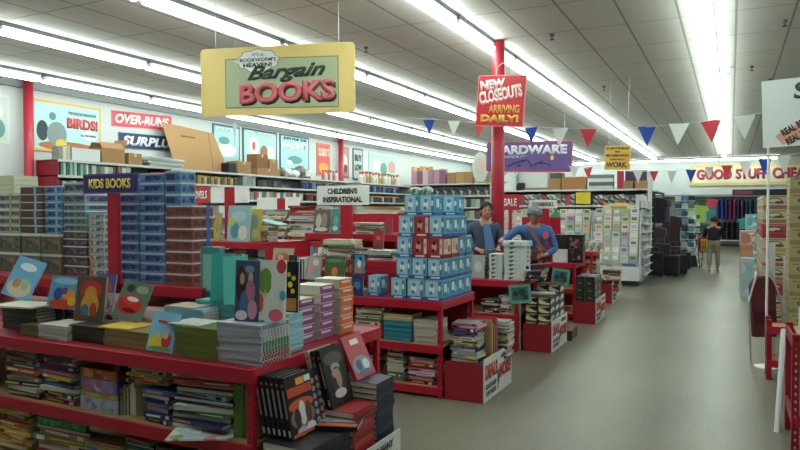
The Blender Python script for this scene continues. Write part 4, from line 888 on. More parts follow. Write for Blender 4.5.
# ================================================================ left middle table (riser z 1.38)
MZ = 1.382
lean2(217, .1, .33, 6.0, 'yellow picture book standing at the left on the middle riser', '#b5a44a', [(.5, .5, .3, .2, '#8a9a5a'), (.5, .75, .25, .1, '#c98a4a')], MZ, .1)
lean2(238, .33, .42, 6.0, 'large pale blue picture book standing on the middle riser', '#8fb4b8', [(.35, .3, .2, .22, '#4f8a9a'), (.7, .25, .2, .2, '#d3d0bc'), (.5, .7, .35, .15, '#a9c4c0'), (.2, .55, .12, .12, '#c9c94a')], MZ, .1, cov='#7aa0a4')
lean2(255, .16, .38, 6.1, 'yellow and blue picture book right of the large pale blue one', '#c3b04a', [(.4, .6, .3, .22, '#8fb0b4'), (.5, .25, .3, .15, '#d9cfa0')], MZ, .1, cov='#b59f40')
pile(240, 262, 1.52, ['brown', 'tan', 'olive green', 'brown', 'cream', 'brown'], 'the magazine pile in front on the middle riser', z=MZ, Y=5.97, d=.16) if 0 else None
o = book(.3, .24, .012, M('#7fa8a4'), 'pale teal magazine lying tilted on the middle riser books'); o.location = (X_(262, 6.1), 6.3, 1.6); o.rotation_euler = (0, .22, .1)
pile(256, 268, 1.585, ['brown', 'olive green', 'tan', 'brown', 'cream'], 'the magazine pile at the right end of the middle riser', z=MZ, Y=6.12, d=.2)
for i, (a, b, zt) in enumerate([(205, 224, 1.28), (228, 246, 1.31), (249, 262, 1.2)]):
    pile(a, b, zt, [['grey', 'black', 'brown'], ['olive green', 'grey', 'brown', 'grey'], ['white', 'navy blue', 'teal']][i], ['the left pile under the middle riser', 'the grey green pile under the middle riser', 'the right pile under the middle riser'][i], z=.902, Y=5.99, d=.22, ts=(.03, .04))
pile(200, 212, 1.6, ['brown', 'yellow', 'tan', 'green', 'red'], 'the pile on the middle riser behind the brown boxed sets', z=MZ, Y=6.1, d=.2)
lean2(207, .1, .3, 6.35, 'orange picture book behind the yellow one on the middle riser', '#b5703a', [(.5, .5, .3, .2, '#d9b36a')], MZ, .1)
pile(233, 262, 1.5, ['grey', 'black', 'white', 'grey', 'black', 'dark red', 'grey', 'white'], 'the dark heap behind the picture books on the middle riser', z=MZ, Y=6.45, d=.3, ts=(.03, .04))
# far middle table (riser z 1.25)
pile(288, 318, 1.82, ['dark red', 'brown', 'orange', 'white', 'navy blue', 'teal', 'white', 'orange', 'tan', 'white', 'navy blue', 'purple', 'orange', 'red', 'dark red', 'white', 'yellow'], 'the tall colourful pile left of the childrens sign', z=1.252, Y=8.72, d=.4, ts=(.025, .035, .045))
pile(265, 285, 1.76, ['dark red', 'brown', 'grey', 'white', 'cream', 'brown', 'grey', 'white'], 'the brown and white pile beside the farther red post', z=1.252, Y=8.75, d=.3, ts=(.025, .035, .045))
pile(322, 342, 1.7, ['grey', 'white', 'brown', 'teal', 'white', 'tan'], 'the pale pile directly behind the childrens sign', z=1.252, Y=8.75, d=.3, ts=(.03, .045))
pile(355, 398, 1.8, ['white', 'grey', 'white', 'cream', 'white', 'yellow', 'white'], 'the long white pile right of the childrens sign', z=1.252, Y=8.75, d=.3, ts=(.03, .045, .06))
for i, px in enumerate((272, 290, 306, 322, 340, 358, 376, 394)):
    lean2(px, .2, .28, 8.45, f"thin magazine standing on the far middle table, {nth(i)} from left", ['#8a9a9a', '#a85a4a', '#5a7a9a', '#c9c3a8', '#4a6a4a', '#b58a5a', '#7a5a7a', '#a9b0b0'][i], [(.5, .5, .3, .25, ['#c9b39a', '#e0d6c9', '#2c3a4c', '#8a5a4a', '#c9c94a', '#5a3a2c', '#c9a8b5', '#5a6a6a'][i])], .902, .2)
# ================================================================ third table and its bin
Z3 = .872
def slabs(px0, px1, Y, n, t, d, body, panel, desc, where, z):
    x, w = S(px0, px1, Y)
    for i in range(n):
        lv = n-1-i; pos = 'topmost' if lv == 0 else ('lowest' if i == 0 else nth(lv)+' from top')
        o = print_box(f"{desc}, {pos} {where}", x+R.uniform(-.006, .006), Y+d/2, z+i*(t+.0015), w, d, t, body, panel, R.uniform(-.03, .03), 'boxed_set', 'boxed set', desc+'es '+where, inset=.2)
    return z+n*(t+.0015)
PGN = pattern(['#c3cbc6', '#8fb3a4', '#dfe3df', '#4a5a54'], 22, .35); PWH = M('#c9cfcb', .4)
zt = slabs(504, 524, 7.98, 8, .052, .26, PWH, PGN, 'flat white and green puzzle box', 'in the taller stack before the man', Z3)
slabs(502.5, 526, 7.96, 1, .06, .29, PWH, PGN, 'wider white lidded box', 'capping the taller puzzle stack', zt)
slabs(489, 502, 8.0, 6, .052, .26, PWH, PGN, 'flat pale puzzle box', 'in the shorter stack left of the taller one', Z3)
slabs(484, 489, 8.1, 7, .05, .2, M('#4a4e4e'), pattern(['#3a3e40', '#6a706e'], 20), 'narrow dark box', 'squeezed left of the shorter puzzle stack', Z3)
lean2(478, .17, .3, 8.0, 'pale grey book standing at the left end of the third table', '#a9aeb0', [(.5, .5, .3, .25, '#c9cdcf')], Z3, .08, cov='#8a8e90')
pile(527, 541, 1.0, ['black', 'navy blue', 'black', 'dark red'], 'the dark pile in front of the man in blue', z=Z3, Y=8.02, d=.25)
o = book(.3, .22, .03, M('#7a2c34'), 'dark red book lying just below the mans hand'); o.location = (X_(538, 8.3), 8.35, 1.03); o.rotation_euler = (0, -.1, .3)
pile(534, 544, 1.02, ['black', 'brown', 'black', 'navy blue'], 'the rear dark pile under the dark red book', z=Z3, Y=8.25, d=.2)
pile(541, 549, 1.0, ['green', 'white', 'olive green', 'cream'], 'the green and white pile at the third tables right corner', z=Z3, Y=8.45, d=.2) if 0 else None
o = MB().plate([(-.035, 0), (.035, 0), (.035, .08), (-.035, .08)], 0, .006).box(-.02, .02, -.001, 0, .02, .06, 1).obj('price_card', [M('#dfe2e0'), M('#2c2c30')]); o.location = (X_(526, 7.92), 7.9, 1.17); tag(o, 'tiny white price card on the puzzle boxes edge', 'card')
o.location = (X_(527, 7.95), 7.96, 1.0)
def teal_card(lab, px, py, Y, w, h, roll, rz, zbase):
    p = at(px, py, Y=Y); t = thing('sign_card', lab, 'sign', p, rz)
    T = Matrix.Rotation(roll, 4, 'Y')
    MB().box(-w/2, w/2, 0, .006, -h/2, h/2, 0, T).obj('card', M('#5fa08e', .45), t)
    mm = MB().box(-w*.38, w*.38, -.0015, 0, -h*.33, h*.36, 0, T)
    for cx, cz, a in ((-.2, 0, .12), (.1, .1, .16), (.25, -.15, .12)):
        mm.ell(cx*w, cz*h, a*w, a*h*1.2, -.003, .001, 12, 1)
    mm.obj('picture', [M('#3a6a66'), M('#1f3a3c')], t)
    MB().box(-.01, .01, .006, .02, zbase-p.z, 0).obj('holder', STEEL, t)
teal_card('teal picture card on a stick at the third tables front corner', 520, 294, 7.8, .265, .23, -.1, .15, .0+.002) if 0 else teal_card('teal picture card clipped at the third tables front corner', 520, 294, 7.8, .265, .23, -.1, .15, .002)
BPN = pattern(['#1c1c20', '#c9c9c4', '#26262a', '#b5a03c', '#1c1c20', '#d3d3d0'], 9, .35, (1, 1, 3)); BKB = M('#c3c4bf', .4)
for r in range(3):
    for c in range(2):
        x = -2.2025+c*.16
        for L in range(4 if r == 0 else (5 if r == 2 else 4)):
            print_box(f"black and white boxed book in the third bin, layer {['one','two','three','four','five'][L]} up, {['front','middle','back'][r]} {['left','right'][c]} column", x, 8.14+r*.255, .272+L*.1035, .155, .245, .1, M('#202024', .4), BPN, 0, 'boxed_set', 'boxed set', 'black and white boxed books in the third bin', inset=.07)
pile(540, 556, .86, ['white', 'grey', 'white'], 'the loose white pile on top of the third bins boxes', z=.272+4*.1035+.001, Y=8.42, d=.2, ts=(.02,)) if 0 else None
o = book(.3, .22, .014, M('#c9ccc8'), 'white book lying open on top of the third bin boxes'); o.location = (-2.13, 8.3, .272+4*.1035+.003); o.rotation_euler = (0, 0, .3)
teal_card('teal picture card standing above the third bin', 560.5, 277, 8.95, .235, .22, .12, .1, .002)
pile(482, 500, .62, ['black', 'grey', 'black', 'brown'], 'the dark pile on the third tables middle shelf', z=.452, Y=7.95, d=.3, ts=(.03, .04))
pile(500, 513, .68, ['white', 'tan', 'white', 'grey', 'white'], 'the pale pile on the third tables middle shelf', z=.452, Y=7.95, d=.3, ts=(.03, .04))
pile(486, 514, .38, ['white', 'grey', 'cream', 'black', 'white'], 'the pale pile on the third tables bottom shelf', z=.102, Y=7.95, d=.3, ts=(.03, .04))
# ================================================================ fourth table and bin
DP = pattern(['#26262a', '#6a7a6a', '#1c1c20', '#a9a89c', '#3a3a34'], 16, .3)
for c in range(2):
    for r in range(2):
        for L in range(4):
            print_box(f"dark patterned package, {['lowest','second','third','topmost'][L]} layer of the {['front','back'][r]} {['left','right'][c]} column in the fourth bin", -2.07+c*.15, 10.48+r*.27, .272+L*.113, .143, .25, .11, M('#2c2e2c', .4), DP, R.uniform(-.04, .04), 'package', 'package', 'dark patterned packages in the fourth bin', inset=.04)
Z4 = .902
carton('black storage box on the fourth table above the white one', X_(561, 10.75), 10.85, Z4+.215, .26, .25, .23, M('#1d1c1f', .5), tape=False, name='storage_box')
carton('plain white box on the fourth table below the black storage box', X_(560, 10.7), 10.85, Z4, .26, .25, .21, M('#cfd1cd', .5), tape=False, name='storage_box')
print_box('tall dark book box with red and white picture on the fourth table', X_(575.5, 10.7)-.01, 10.8, Z4, .235, .2, .45, M('#1f1b1d', .35), pattern(['#2a2022', '#5a2a28', '#1c1a1c', '#8a6a60', '#3a2c2a'], 20, .35), 0, 'boxed_set', 'boxed set')
bpy.data.objects['book_table.005'].rotation_euler = (0, 0, 0)
standrow(10.72, 11.02, -2.0, .272+4*.114, .22, .2, ['dark red', 'orange', 'cream', 'brown', 'white', 'black'], 'leaning on the dark patterned packages', 'upright books behind the fourth bin', axis='y') if 0 else None
standrow(X_(580, 11.25), X_(596, 11.25), 11.35, .002, 1.1, .2, ['dark red'], 'x', 'x') if 0 else None
# fifth table
Z5 = .952
for i in range(3):
    print_box(f"pale boxed game on the fifth table, {['left','middle','right'][i]} one", X_(584+i*7, 12.95)+.02, 13.05, Z5, .13, .2, .19, M('#b9bcb6'), pattern(['#c9ccc6', '#8a9a94', '#dfe0da', '#a85a4a'], 16), 0, 'boxed_game', 'boxed game', 'pale boxed games on the fifth table')
pile(602, 619, .62, ['dark red', 'brown', 'black', 'orange', 'white', 'olive green'], 'the pile in the small fifth bin', z=.292, Y=12.85, d=.3, ts=(.03, .05))
o = MB().sphere((0, 0, .07), (.13, .1, .07)).sphere((.06, -.02, .15), (.05, .05, .05)).obj('soft_toy', M('#7f9a3c', .8), smooth=True); o.location = (-2.15, 13.35, .292); tag(o, 'lumpy yellow green soft toy in the small fifth bin', 'toy')
pile(586, 597, .8, ['tan', 'dark red', 'white', 'brown', 'orange'], 'the pile on the fifth tables lower shelf', z=.492, Y=12.95, d=.3, ts=(.03, .05))
# ================================================================ tall shelving
def shelving(label, x0, x1, y0, y1, zs, face='x+', body=M('#9ea3a2', .5), bays=1, shelf=M('#a9adab', .5), name='shelf_unit', rz=0, end=None):
    """gondola box: shelves between uprights; face tells the open side"""
    cx, cy = (x0+x1)/2, (y0+y1)/2; t = thing(name, label, 'shelf', (cx, cy, 0), rz); w, d = x1-x0, y1-y0
    X0, X1, Ya, Yb = -w/2, w/2, -d/2, d/2; top = max(zs); k = .03
    if face == 'x+':
        MB().box(X0, X0+.02, Ya, Yb, .001, top-.02).obj('back_panel', body, t)
        for i in range(bays+1):
            y = Ya+(d-k)*i/bays; MB().box(X0+.02, X1-.01, y, y+k, .001, top-.005).obj('upright', end or body, t)
    else:
        MB().box(X0, X1, Yb-.02, Yb, .001, top-.02).obj('back_panel', body, t)
        for i in range(bays+1):
            x = X0+(w-k)*i/bays; MB().box(x, x+k, Ya+.01, Yb-.02, .001, top-.005).obj('upright', end or body, t)
    for z in zs:
        m = MB().box(X0, X1, Ya, Yb, z-.025, z)
        if face == 'x+': m.box(X1, X1+.006, Ya, Yb, z-.045, z+.004, 1)
        else: m.box(X0, X1, Ya-.006, Ya, z-.045, z+.004, 1)
        m.obj('shelf_board', [shelf, M('#c3c6c2', .4)], t)
    return t
SXF, SXB = -11.45, -12.1
LT = 2.70
shelving('red shelf unit against the left wall below the For The Birds poster', SXB, SXF, 8.32, 11.1, (2.72, 2.42, 2.1, 1.7, 1.3, .9, .45, .1), bays=2, body=M('#8d8f8c'), end=DRED)
shelving('long grey wall shelving along the left wall, nearer half', SXB, SXF, 11.15, 18.9, (LT, 2.38, 2.02, 1.6, 1.2, .8, .4, .1), bays=1)
shelving('long grey wall shelving along the left wall, far half', SXB, SXF, 19.85, 23.9, (LT, 2.38, 2.02, 1.6, 1.2, .8, .4, .1), bays=1)
def LY(px, z=2.8, X=SXF-.05): return at(px, 170, X=X).y
MIXW = pattern(['#c9cdca', '#8fa39a', '#5a6a62', '#d9d9d2', '#a9a08a', '#3f4a4a', '#c98f5a'], 10, .5)
def run(label, cat, name, px0, px1, n, w, h, mats, z, X=SXF-.16, shape='box', group=None, d=None, hj=.1):
    """n countable goods side by side along the left wall shelf between two image columns"""
    ya, yb = LY(px0, X=X), LY(px1, X=X); p = (yb-ya)/n
    for i in range(n):
        y = ya+p*(i+.5)
        if y < 8.4 or 18.8 < y < 19.98: continue
        hh = h*R.uniform(1-hj, 1); dd = min(p*.9, d or 9); k = (shape, q(w), round(dd, 2), round(hh, 2), mats[i % len(mats)].name)
        if k not in _B:
            if shape == 'box': me = MB().box(-w/2, w/2, -round(dd, 2)/2, round(dd, 2)/2, 0, round(hh, 2)).mesh(name, mats[i % len(mats)])
            elif shape == 'bottle':
                r = round(dd, 2)/2*.8; H = round(hh, 2)
                me = MB().lathe((0, 0, 0), [(r, 0), (r, H*.55), (r*.4, H*.72), (r*.4, H*.8)], 10).lathe((0, 0, H*.8), [(r*.5, 0), (r*.5, H*.2)], 8, 1).box(0, r*1.1, -r*.25, r*.25, H*.9, H*.98, 1).mesh(name, [mats[i % len(mats)], M('#c24a3a', .4)])
            else:
                r = round(dd, 2)/2*.9; H = round(hh, 2)
                me = MB().lathe((0, 0, 0), [(r, 0), (r, H*.8), (r*.8, H*.85)], 10).lathe((0, 0, H*.85), [(r*.85, 0), (r*.85, H*.15)], 10, 1).mesh(name, [mats[i % len(mats)], M('#d0b060', .4)])
            _B[k] = me
        o = link(name, _B[k]); o.location = (X+R.uniform(-.02, .02), y, z+.001)
        tag(o, f"{label}, {nth(i)} from left", cat, group or label+' row')
# top deck goods, from the column to the right
GREEN = [M('#3f7a62'), M('#c3cec6'), M('#4a8a6c'), M('#d3d6d0')]
run('green and white carton on the red shelf top', 'carton', 'carton', 38, 50, 4, .3, .34, GREEN, 2.721)
run('framed photo card on the red shelf top', 'card', 'card_box', 51, 71, 5, .2, .28, [M('#b5ac9c'), M('#8a8a80'), M('#cfc8b8')], 2.721)
y0, y1 = LY(72), LY(100)
o = MB().box(-.16, .16, -(y1-y0)/2, (y1-y0)/2, 0, .25).obj('long_box', M('#cfd6d6', .5)); o.location = (SXF-.2, (y0+y1)/2, 2.721); tag(o, 'long plain white box on the red shelf top', 'box')
y = (LY(101)+LY(126))/2
carton('open cardboard box with raised flap on the red shelf right end', SXF-.25, y, 2.721, .4, LY(126)-LY(103), .3, open_flaps=True)
carton('smaller cardboard box right of the open flapped one', SXF-.25, (LY(128)+LY(143))/2+.0, 2.701, .4, LY(142)-LY(129), .27)
for i in range(7):
    o = MB().box(-.25, .25, -.5, .5, 0, .03).obj('flat_pack', M(['#c9cfcd', '#8fa09a', '#b9c0bd'][i % 3], .5)); o.location = (SXF-.28+.01*i, (LY(150)+LY(180))/2+R.uniform(-.08, .08), 2.701+i*.052); o.rotation_euler = (R.uniform(-.02, .02), 0, R.uniform(-.08, .08))
    tag(o, f"flat grey white packaged sheet, {nth(6-i) if i < 6 else 'topmost'} from top of the pile before the Surplus sign" if i < 6 else 'flat grey white packaged sheet, topmost of the pile before the Surplus sign', 'packaged sheet', 'flat packaged sheets')
    if i > 0: o.location.z = 2.701+i*.032
# big leaning cardboard sheet
p1, p2 = LY(188), LY(241)
t = thing('cardboard_sheet', 'big flattened cardboard sheet leaning on the left wall above the shelves', 'cardboard', (SXF-.42, (p1+p2)/2, 2.702))
T = Matrix.Rotation(PI/2, 4, 'Z') @ Matrix.Rotation(-.18, 4, 'X')
W = p2-p1
m = MB().plate([(-W/2+.0, 0), (W/2, 0), (W/2-.42, 1.06), (-W/2-.25, 1.15)], 0, .012); m.v = [tuple(T @ Vector(v)) for v in m.v]; m.obj('sheet', CARD, t)
m = MB().box(-W/2+.3, -W/2+.8, -.002, 0, .85, .89).box(W/2-.62, W/2-.6, -.002, 0, .1, 1.05); m.v = [tuple(T @ Vector(v)) for v in m.v]; m.obj('printing', M('#6f5236', .8), t)
MB().box(-.12, .12, -.14, .14, .001, .26).obj('box', BLACK) ; o = bpy.data.objects['box']; o.name = 'dark_bucket'; o.location = (SXF-.2, LY(233), 2.701); tag(o, 'black box just right of the leaning cardboard sheet', 'box')
carton('cardboard box with uneven top right of the black box', SXF-.25, (LY(237)+LY(252))/2, LT+.001, .4, LY(251)-LY(238), .33)
carton('long low cardboard box under the square brown one', SXF-.25, (LY(257)+LY(281))/2, LT+.001, .4, LY(280)-LY(258), .2)
carton('square dark brown box stacked left on the long cardboard box', SXF-.25, (LY(256)+LY(268))/2+.05, LT+.204, .35, LY(268)-LY(257), .37, M('#86603a', .8))
carton('paler cardboard box stacked right on the long cardboard box', SXF-.25, (LY(270)+LY(279))/2, LT+.204, .35, LY(278.5)-LY(270.5), .27)
# plastic wrapped heap
t = None
for i, (px, r, h, c, nm) in enumerate([(285, .13, .22, '#6a5a4c', 'brown'), (292, .16, .3, '#c9d2cd', 'clear'), (299, .14, .22, '#d6dbd7', 'white'), (305, .15, .4, '#7a7068', 'dark topped'), (312, .17, .28, '#c3ccc8', 'cloudy')]):
    m = MB().sphere((0, 0, h/2), (.2, r, h/2), n=10, k=6); m.v = [(x+R.uniform(-.02, .02), y+R.uniform(-.03, .03), max(0, z+R.uniform(-.03, .03))) for x, y, z in m.v]
    o = m.obj('wrapped_bundle', M(c, .3)); o.location = (SXF-.24, LY(px), LT+.001); tag(o, f"{nm} plastic wrapped bundle, {nth(i)} from left in the heap on the wall shelf", 'bundle', 'plastic wrapped bundles')
run('pink capped bottle on the wall shelf top', 'bottle', 'bottle', 322, 337, 6, .2, .34, [M('#a86a6c'), M('#d3cfd0')], LT+.001, shape='bottle')
run('white plastic bag on the wall shelf top', 'bag', 'bag', 340, 346, 1, .3, .38, [M('#d3dad6')], LT+.001)
run('orange trigger spray bottle on the far wall shelf top', 'bottle', 'spray_bottle', 348, 398, 16, .2, .42, [M('#c9cfc6'), M('#c98f5c'), M('#8fa386'), M('#d6d3c9')], LT+.001, shape='bottle')
# second shelf
SM = [pattern(['#b59a6a', '#8a6a3a', '#d3c9a9', '#5a4a34'], 10), M('#a98a4c', .4), M('#c3b58a')]
run('thin green backed magazine on the red units second shelf', 'magazine', 'magazine', 42, 84, 15, .25, .26, [M('#8fb5a8'), M('#4f8a76'), M('#c3d0c9'), M('#2f6a5a')], 2.421)
run('small mixed packet on the red units third shelf', 'packet', 'packet', 42, 124, 26, .2, .22, [M('#c3c8c3'), M('#8a5a4a'), M('#4f7a6a'), M('#d3cfc0'), M('#33393a')], 2.101)
run('small pale packet on the red units second shelf', 'packet', 'packet', 88, 127, 9, .2, .24, [M('#a9b0ac'), M('#5a5f5c'), M('#7a8a6a'), M('#c9c9c0')], 2.421)
run('glass jar on the wall shelf below the cardboard sheet', 'jar', 'jar', 150, 236, 24, .15, .22, [M('#b59a5c', .3), M('#8f6a3a', .3), M('#c9c0a0', .3), M('#5a5f4a', .3)], 2.381, shape='jar')
run('stacked grey carton right of the glass jars', 'carton', 'carton', 238, 251, 3, .3, .28, [M('#8f979a')], 2.381)
run('dark package right of the grey cartons', 'package', 'package', 253, 278, 5, .3, .2, [M('#2f3434'), M('#4a4f4c')], 2.381)
run('dark blue bottle on the wall shelf second level', 'bottle', 'bottle', 300, 399, 34, .15, .26, [M('#26407a', .3), M('#33508a', .3), M('#20305a', .3), M('#7a8fa8', .3)], 2.381, shape='jar')
run('small pale goods box on the wall shelf third level', 'goods box', 'goods_box', 200, 300, 26, .2, .24, [M('#b9b5a6'), M('#7a8f86'), M('#a8504a'), M('#d3d3cc'), M('#5a6a6a')], 2.021)
run('dark red capped can on the wall shelf third level', 'can', 'can', 304, 399, 30, .15, .24, [M('#3a2c44', .3), M('#7a3040', .3), M('#26263a', .3), M('#a9a9b0', .3)], 2.021, shape='jar')
run('white carton on the wall shelf fourth level', 'carton', 'carton', 215, 399, 40, .2, .28, [M('#c3c6c3'), M('#8fa0a0'), M('#a86a5a'), M('#c9b98a'), M('#4a5f6a')], 1.601)
# ================================================================ crosswise shelving at the back left
def crun(label, cat, name, px0, px1, n, h, mats, z, Y, d=.25, hj=.1, fill=.92, tape=False):
    xa, xb = X_(px0, Y), X_(px1, Y); p = (xb-xa)/n
    for i in range(n):
        hh = round(h*R.uniform(1-hj, 1), 2); w = round(p*fill, 3)
        k = ('cr', w, d, hh, mats[i % len(mats)].name)
        if k not in _B: _B[k] = MB().box(-w/2, w/2, 0, d, 0, hh).mesh(name, mats[i % len(mats)])
        o = link(name, _B[k]); o.location = (xa+p*(i+.5), Y+.02, z+.001)
        tag(o, f"{label}, {nth(i)} from left" if n > 1 else label, cat, label+' row' if n > 1 else None)
B1 = 24.0
shelving('tall grey crosswise shelving behind the toy box tower', X_(404, B1), X_(490, B1), B1, B1+.7, (2.78, 2.3, 1.85, 1.4, .9, .4, .1), face='y-', bays=1)
crun('orange capped bottle on the back left shelving top', 'bottle', 'bottle', 411, 431, 7, .75, [M('#c3964a'), M('#d3b58a'), M('#b5703a')], 2.781, B1+.3, .2)
crun('pink and purple carton on the back left shelving top', 'carton', 'carton', 411, 445, 6, .58, [M('#b58a9a'), M('#8a5a72'), M('#c9b5ba'), M('#a87a8c')], 2.781, B1, .25)
crun('pale purple wrapped pack beside the cartons on the back left shelving', 'pack', 'pack', 438, 446, 2, .66, [M('#b3a9b5')], 2.781, B1+.28, .2)
crun('tan cardboard carton on the back left shelving top', 'carton', 'cardboard_box', 447, 472, 3, .48, [CARD, M('#b08c62', .8)], 2.781, B1, .4)
crun('yellow packet on the back left shelving behind the oval sign', 'packet', 'packet', 474, 489, 4, .4, [M('#c9a64a'), M('#8a7a5a')], 2.781, B1, .25)
crun('dark small product on the back left shelving second level', 'product', 'product_box', 409, 489, 20, .34, [pattern(['#2c3034', '#7a7f7c', '#20242a', '#5a3a3a'], 12), pattern(['#3a3d40', '#a9a39a', '#26282c'], 10)], 2.301, B1, .3)
crun('pale small product on the back left shelving third level', 'product', 'product_box', 409, 489, 18, .34, [M('#a9ada8'), M('#3a3f42'), M('#8a8f86')], 1.851, B1, .3)
crun('mixed small product on the back left shelving fourth level', 'product', 'product_box', 440, 489, 10, .34, [M('#a9ada8'), M('#6a4f44'), M('#8a8f86')], 1.401, B1, .3)
G = 19.0
gt = 2.33
shelving('long crosswise shelving below the hardware sign', X_(495, G), X_(647, G), G, G+.7, (gt, 1.88, 1.42, .95, .5, .1), face='y-', bays=1, body=M('#7c8280'))
def gc(label, a, b, h, col, Y=G+.05, z=gt, d=.3, name='carton', cat='box'):
    xa, xb = X_(a, Y), X_(b, Y)
    m = col if not isinstance(col, str) else M(col, .6)
    o = MB().box(-(xb-xa)/2+.005, (xb-xa)/2-.005, 0, d, 0, h).obj(name, m); o.location = ((xa+xb)/2, Y, z+.001); return tag(o, label, cat)
for i in range(3): gc(f"white appliance carton right of the red column, {['lowest','middle','topmost'][i]} of three", 503, 515.5, .27, pattern(['#cfd3d0', '#c3c9c6', '#d9dcd9', '#8fa89a'], 5), z=gt+i*.272)
gc('white presentation board standing on the crosswise shelving', 517, 547, .6, '#cdd2ce', G+.35, d=.02, name='board', cat='board')
gc('black kettle box in front of the white board', 517, 523, .22, '#1f1f22', d=.2)
gc('low tan tray in front of the white board', 524, 549, .07, '#8a7a5c', d=.25)
gc('wide cardboard box right of the white board', 548, 560, .33, CARD, name='cardboard_box'); gc('large cardboard box at the middle of the crosswise shelving', 561, 585, .36, M('#a9794c', .8), name='cardboard_box')
gc('dark green box behind the wide cardboard box', 549, 562, .5, '#4a554c', G+.4)
for i in range(4): gc(f"flat grey white pack under the yellow square sign, {ORD[3-i]} in its pile", 588, 612, .1, ['#b9bdba', '#5f6664', '#c9ccca', '#7a807e'][i], z=gt+i*.104, name='flat_pack', cat='pack')
gc('red gas cylinder box right of the flat packs', 616, 622.5, .5, '#a8303a', d=.16)
gc('purple poster board standing at the crosswise shelving right end', 624, 646, .52, '#4a3658', G+.4, d=.02, name='board', cat='board')
gc('cardboard box left in front of the purple board', 622, 632, .22, CARD, name='cardboard_box'); gc('cardboard box right in front of the purple board', 634, 647, .22, M('#a9825c', .8), name='cardboard_box')
PM = [pattern(a, 9, .5, (1, 1, 1.6)) for a in (['#3a3f40', '#8a8f8c', '#2a2c2e', '#b5b8b4'], ['#6a6f6c', '#a84a44', '#3a3d3e', '#c9cac6'], ['#8f9592', '#33383a', '#b5a06a', '#5f6a70'], ['#4a4c4c', '#2f4a6a', '#a9ada9', '#77706a'])]
GM = [M('#3a3f40'), M('#6a6f6c'), M('#9aa09c'), M('#2c3032'), M('#5f6a6a'), M('#a9ada6'), M('#4a3a3a')]
crun('small hardware box on the crosswise shelving second level', 'product', 'product_box', 497, 574, 17, .33, [M('#a83a40')]+PM, 1.881, G)
crun('grey hardware box at right on the crosswise shelving second level', 'product', 'product_box', 592, 650, 11, .3, PM, 1.881, G)
gc('bright yellow sale card hanging on the crosswise shelving', 575, 590, .33, '#d3bf2c', G-.017, 1.92, .01, 'sale_card', 'sign')
crun('mixed boxed product on the crosswise shelving third level', 'product', 'product_box', 497, 650, 26, .33, PM, 1.421, G)
# red post with green bag behind the man
gc('green shopping bag hanging right of the red cookbook post', 547, 558, .5, '#4f9a62', 10.95, 1.3, .08, 'shopping_bag', 'bag') if 0 else None
ck = thing('cookbook_rack', 'red rack behind the man in blue under the Cookbooks sign', 'rack', (X_(537.5, 11.6), 11.6, 0))
MB().box(-.14, .14, 0, .3, .001, 1.05).obj('base', DRED, ck); MB().box(-.13, .13, .2, .24, 1.05, 1.72).obj('back_board', DRED, ck)
o = MB().plate([(-.1, 0), (.12, 0), (.1, .55), (.05, .62), (-.06, .5), (-.11, .3)], 0, .1).obj('shopping_bag', M('#4f9a62', .5)); o.location = (X_(553, 11.65), 11.65, 1.14); tag(o, 'green shopping bag standing right of the red cookbook rack', 'bag')
gc('grey support stand under the green shopping bag', 547, 559, 1.135, '#6a6f6c', 11.6, .002, .2, 'stand', 'stand')
# ================================================================ greeting card racks
CR = M('#c9ccc9', .5)
CY0 = 15.9
def card_rack(label, xa, xb, Y, seed):
    t = thing('card_rack', label, 'rack', ((xa+xb)/2, Y, 0)); w = xb-xa
    MB().box(-w/2, w/2, 0, .5, .12, .45).box(-w/2, w/2, .32, .36, .45, 1.72).obj('frame', CR, t)
    MB().box(-w/2+.03, w/2-.03, .08, .48, .001, .12).obj('plinth', M('#2c2c2e'), t)
    for x in (-w/2, w/2-.02): MB().add([(x, 0, .45), (x+.02, 0, .45), (x+.02, .34, .45), (x, .34, .45), (x, .3, 1.72), (x+.02, .3, 1.72), (x+.02, .34, 1.72), (x, .34, 1.72)], [(0, 1, 2, 3), (7, 6, 5, 4), (0, 4, 5, 1), (1, 5, 6, 2), (2, 6, 7, 3), (3, 7, 4, 0)]).obj('side_panel', CR, t)
    for j in range(7): MB().box(-w/2+.02, w/2-.02, .02+.04*j, .035+.04*j, .47+.18*j, .52+.18*j).obj('pocket_rail', M('#b5b9b5', .4), t)
    return t
cc = ['#c9c6bd', '#b5c0c3', '#c9b3b3', '#bcc9b0', '#d6d6d0', '#a9a0a8', '#c9c09a', '#d9dbd8', '#9ab0a8', '#d0cfc8']
racks = [(495, 553, 'at the left behind the man in blue'), (555, 590, 'in the middle'), (591, 639, 'nearest the aisle')]
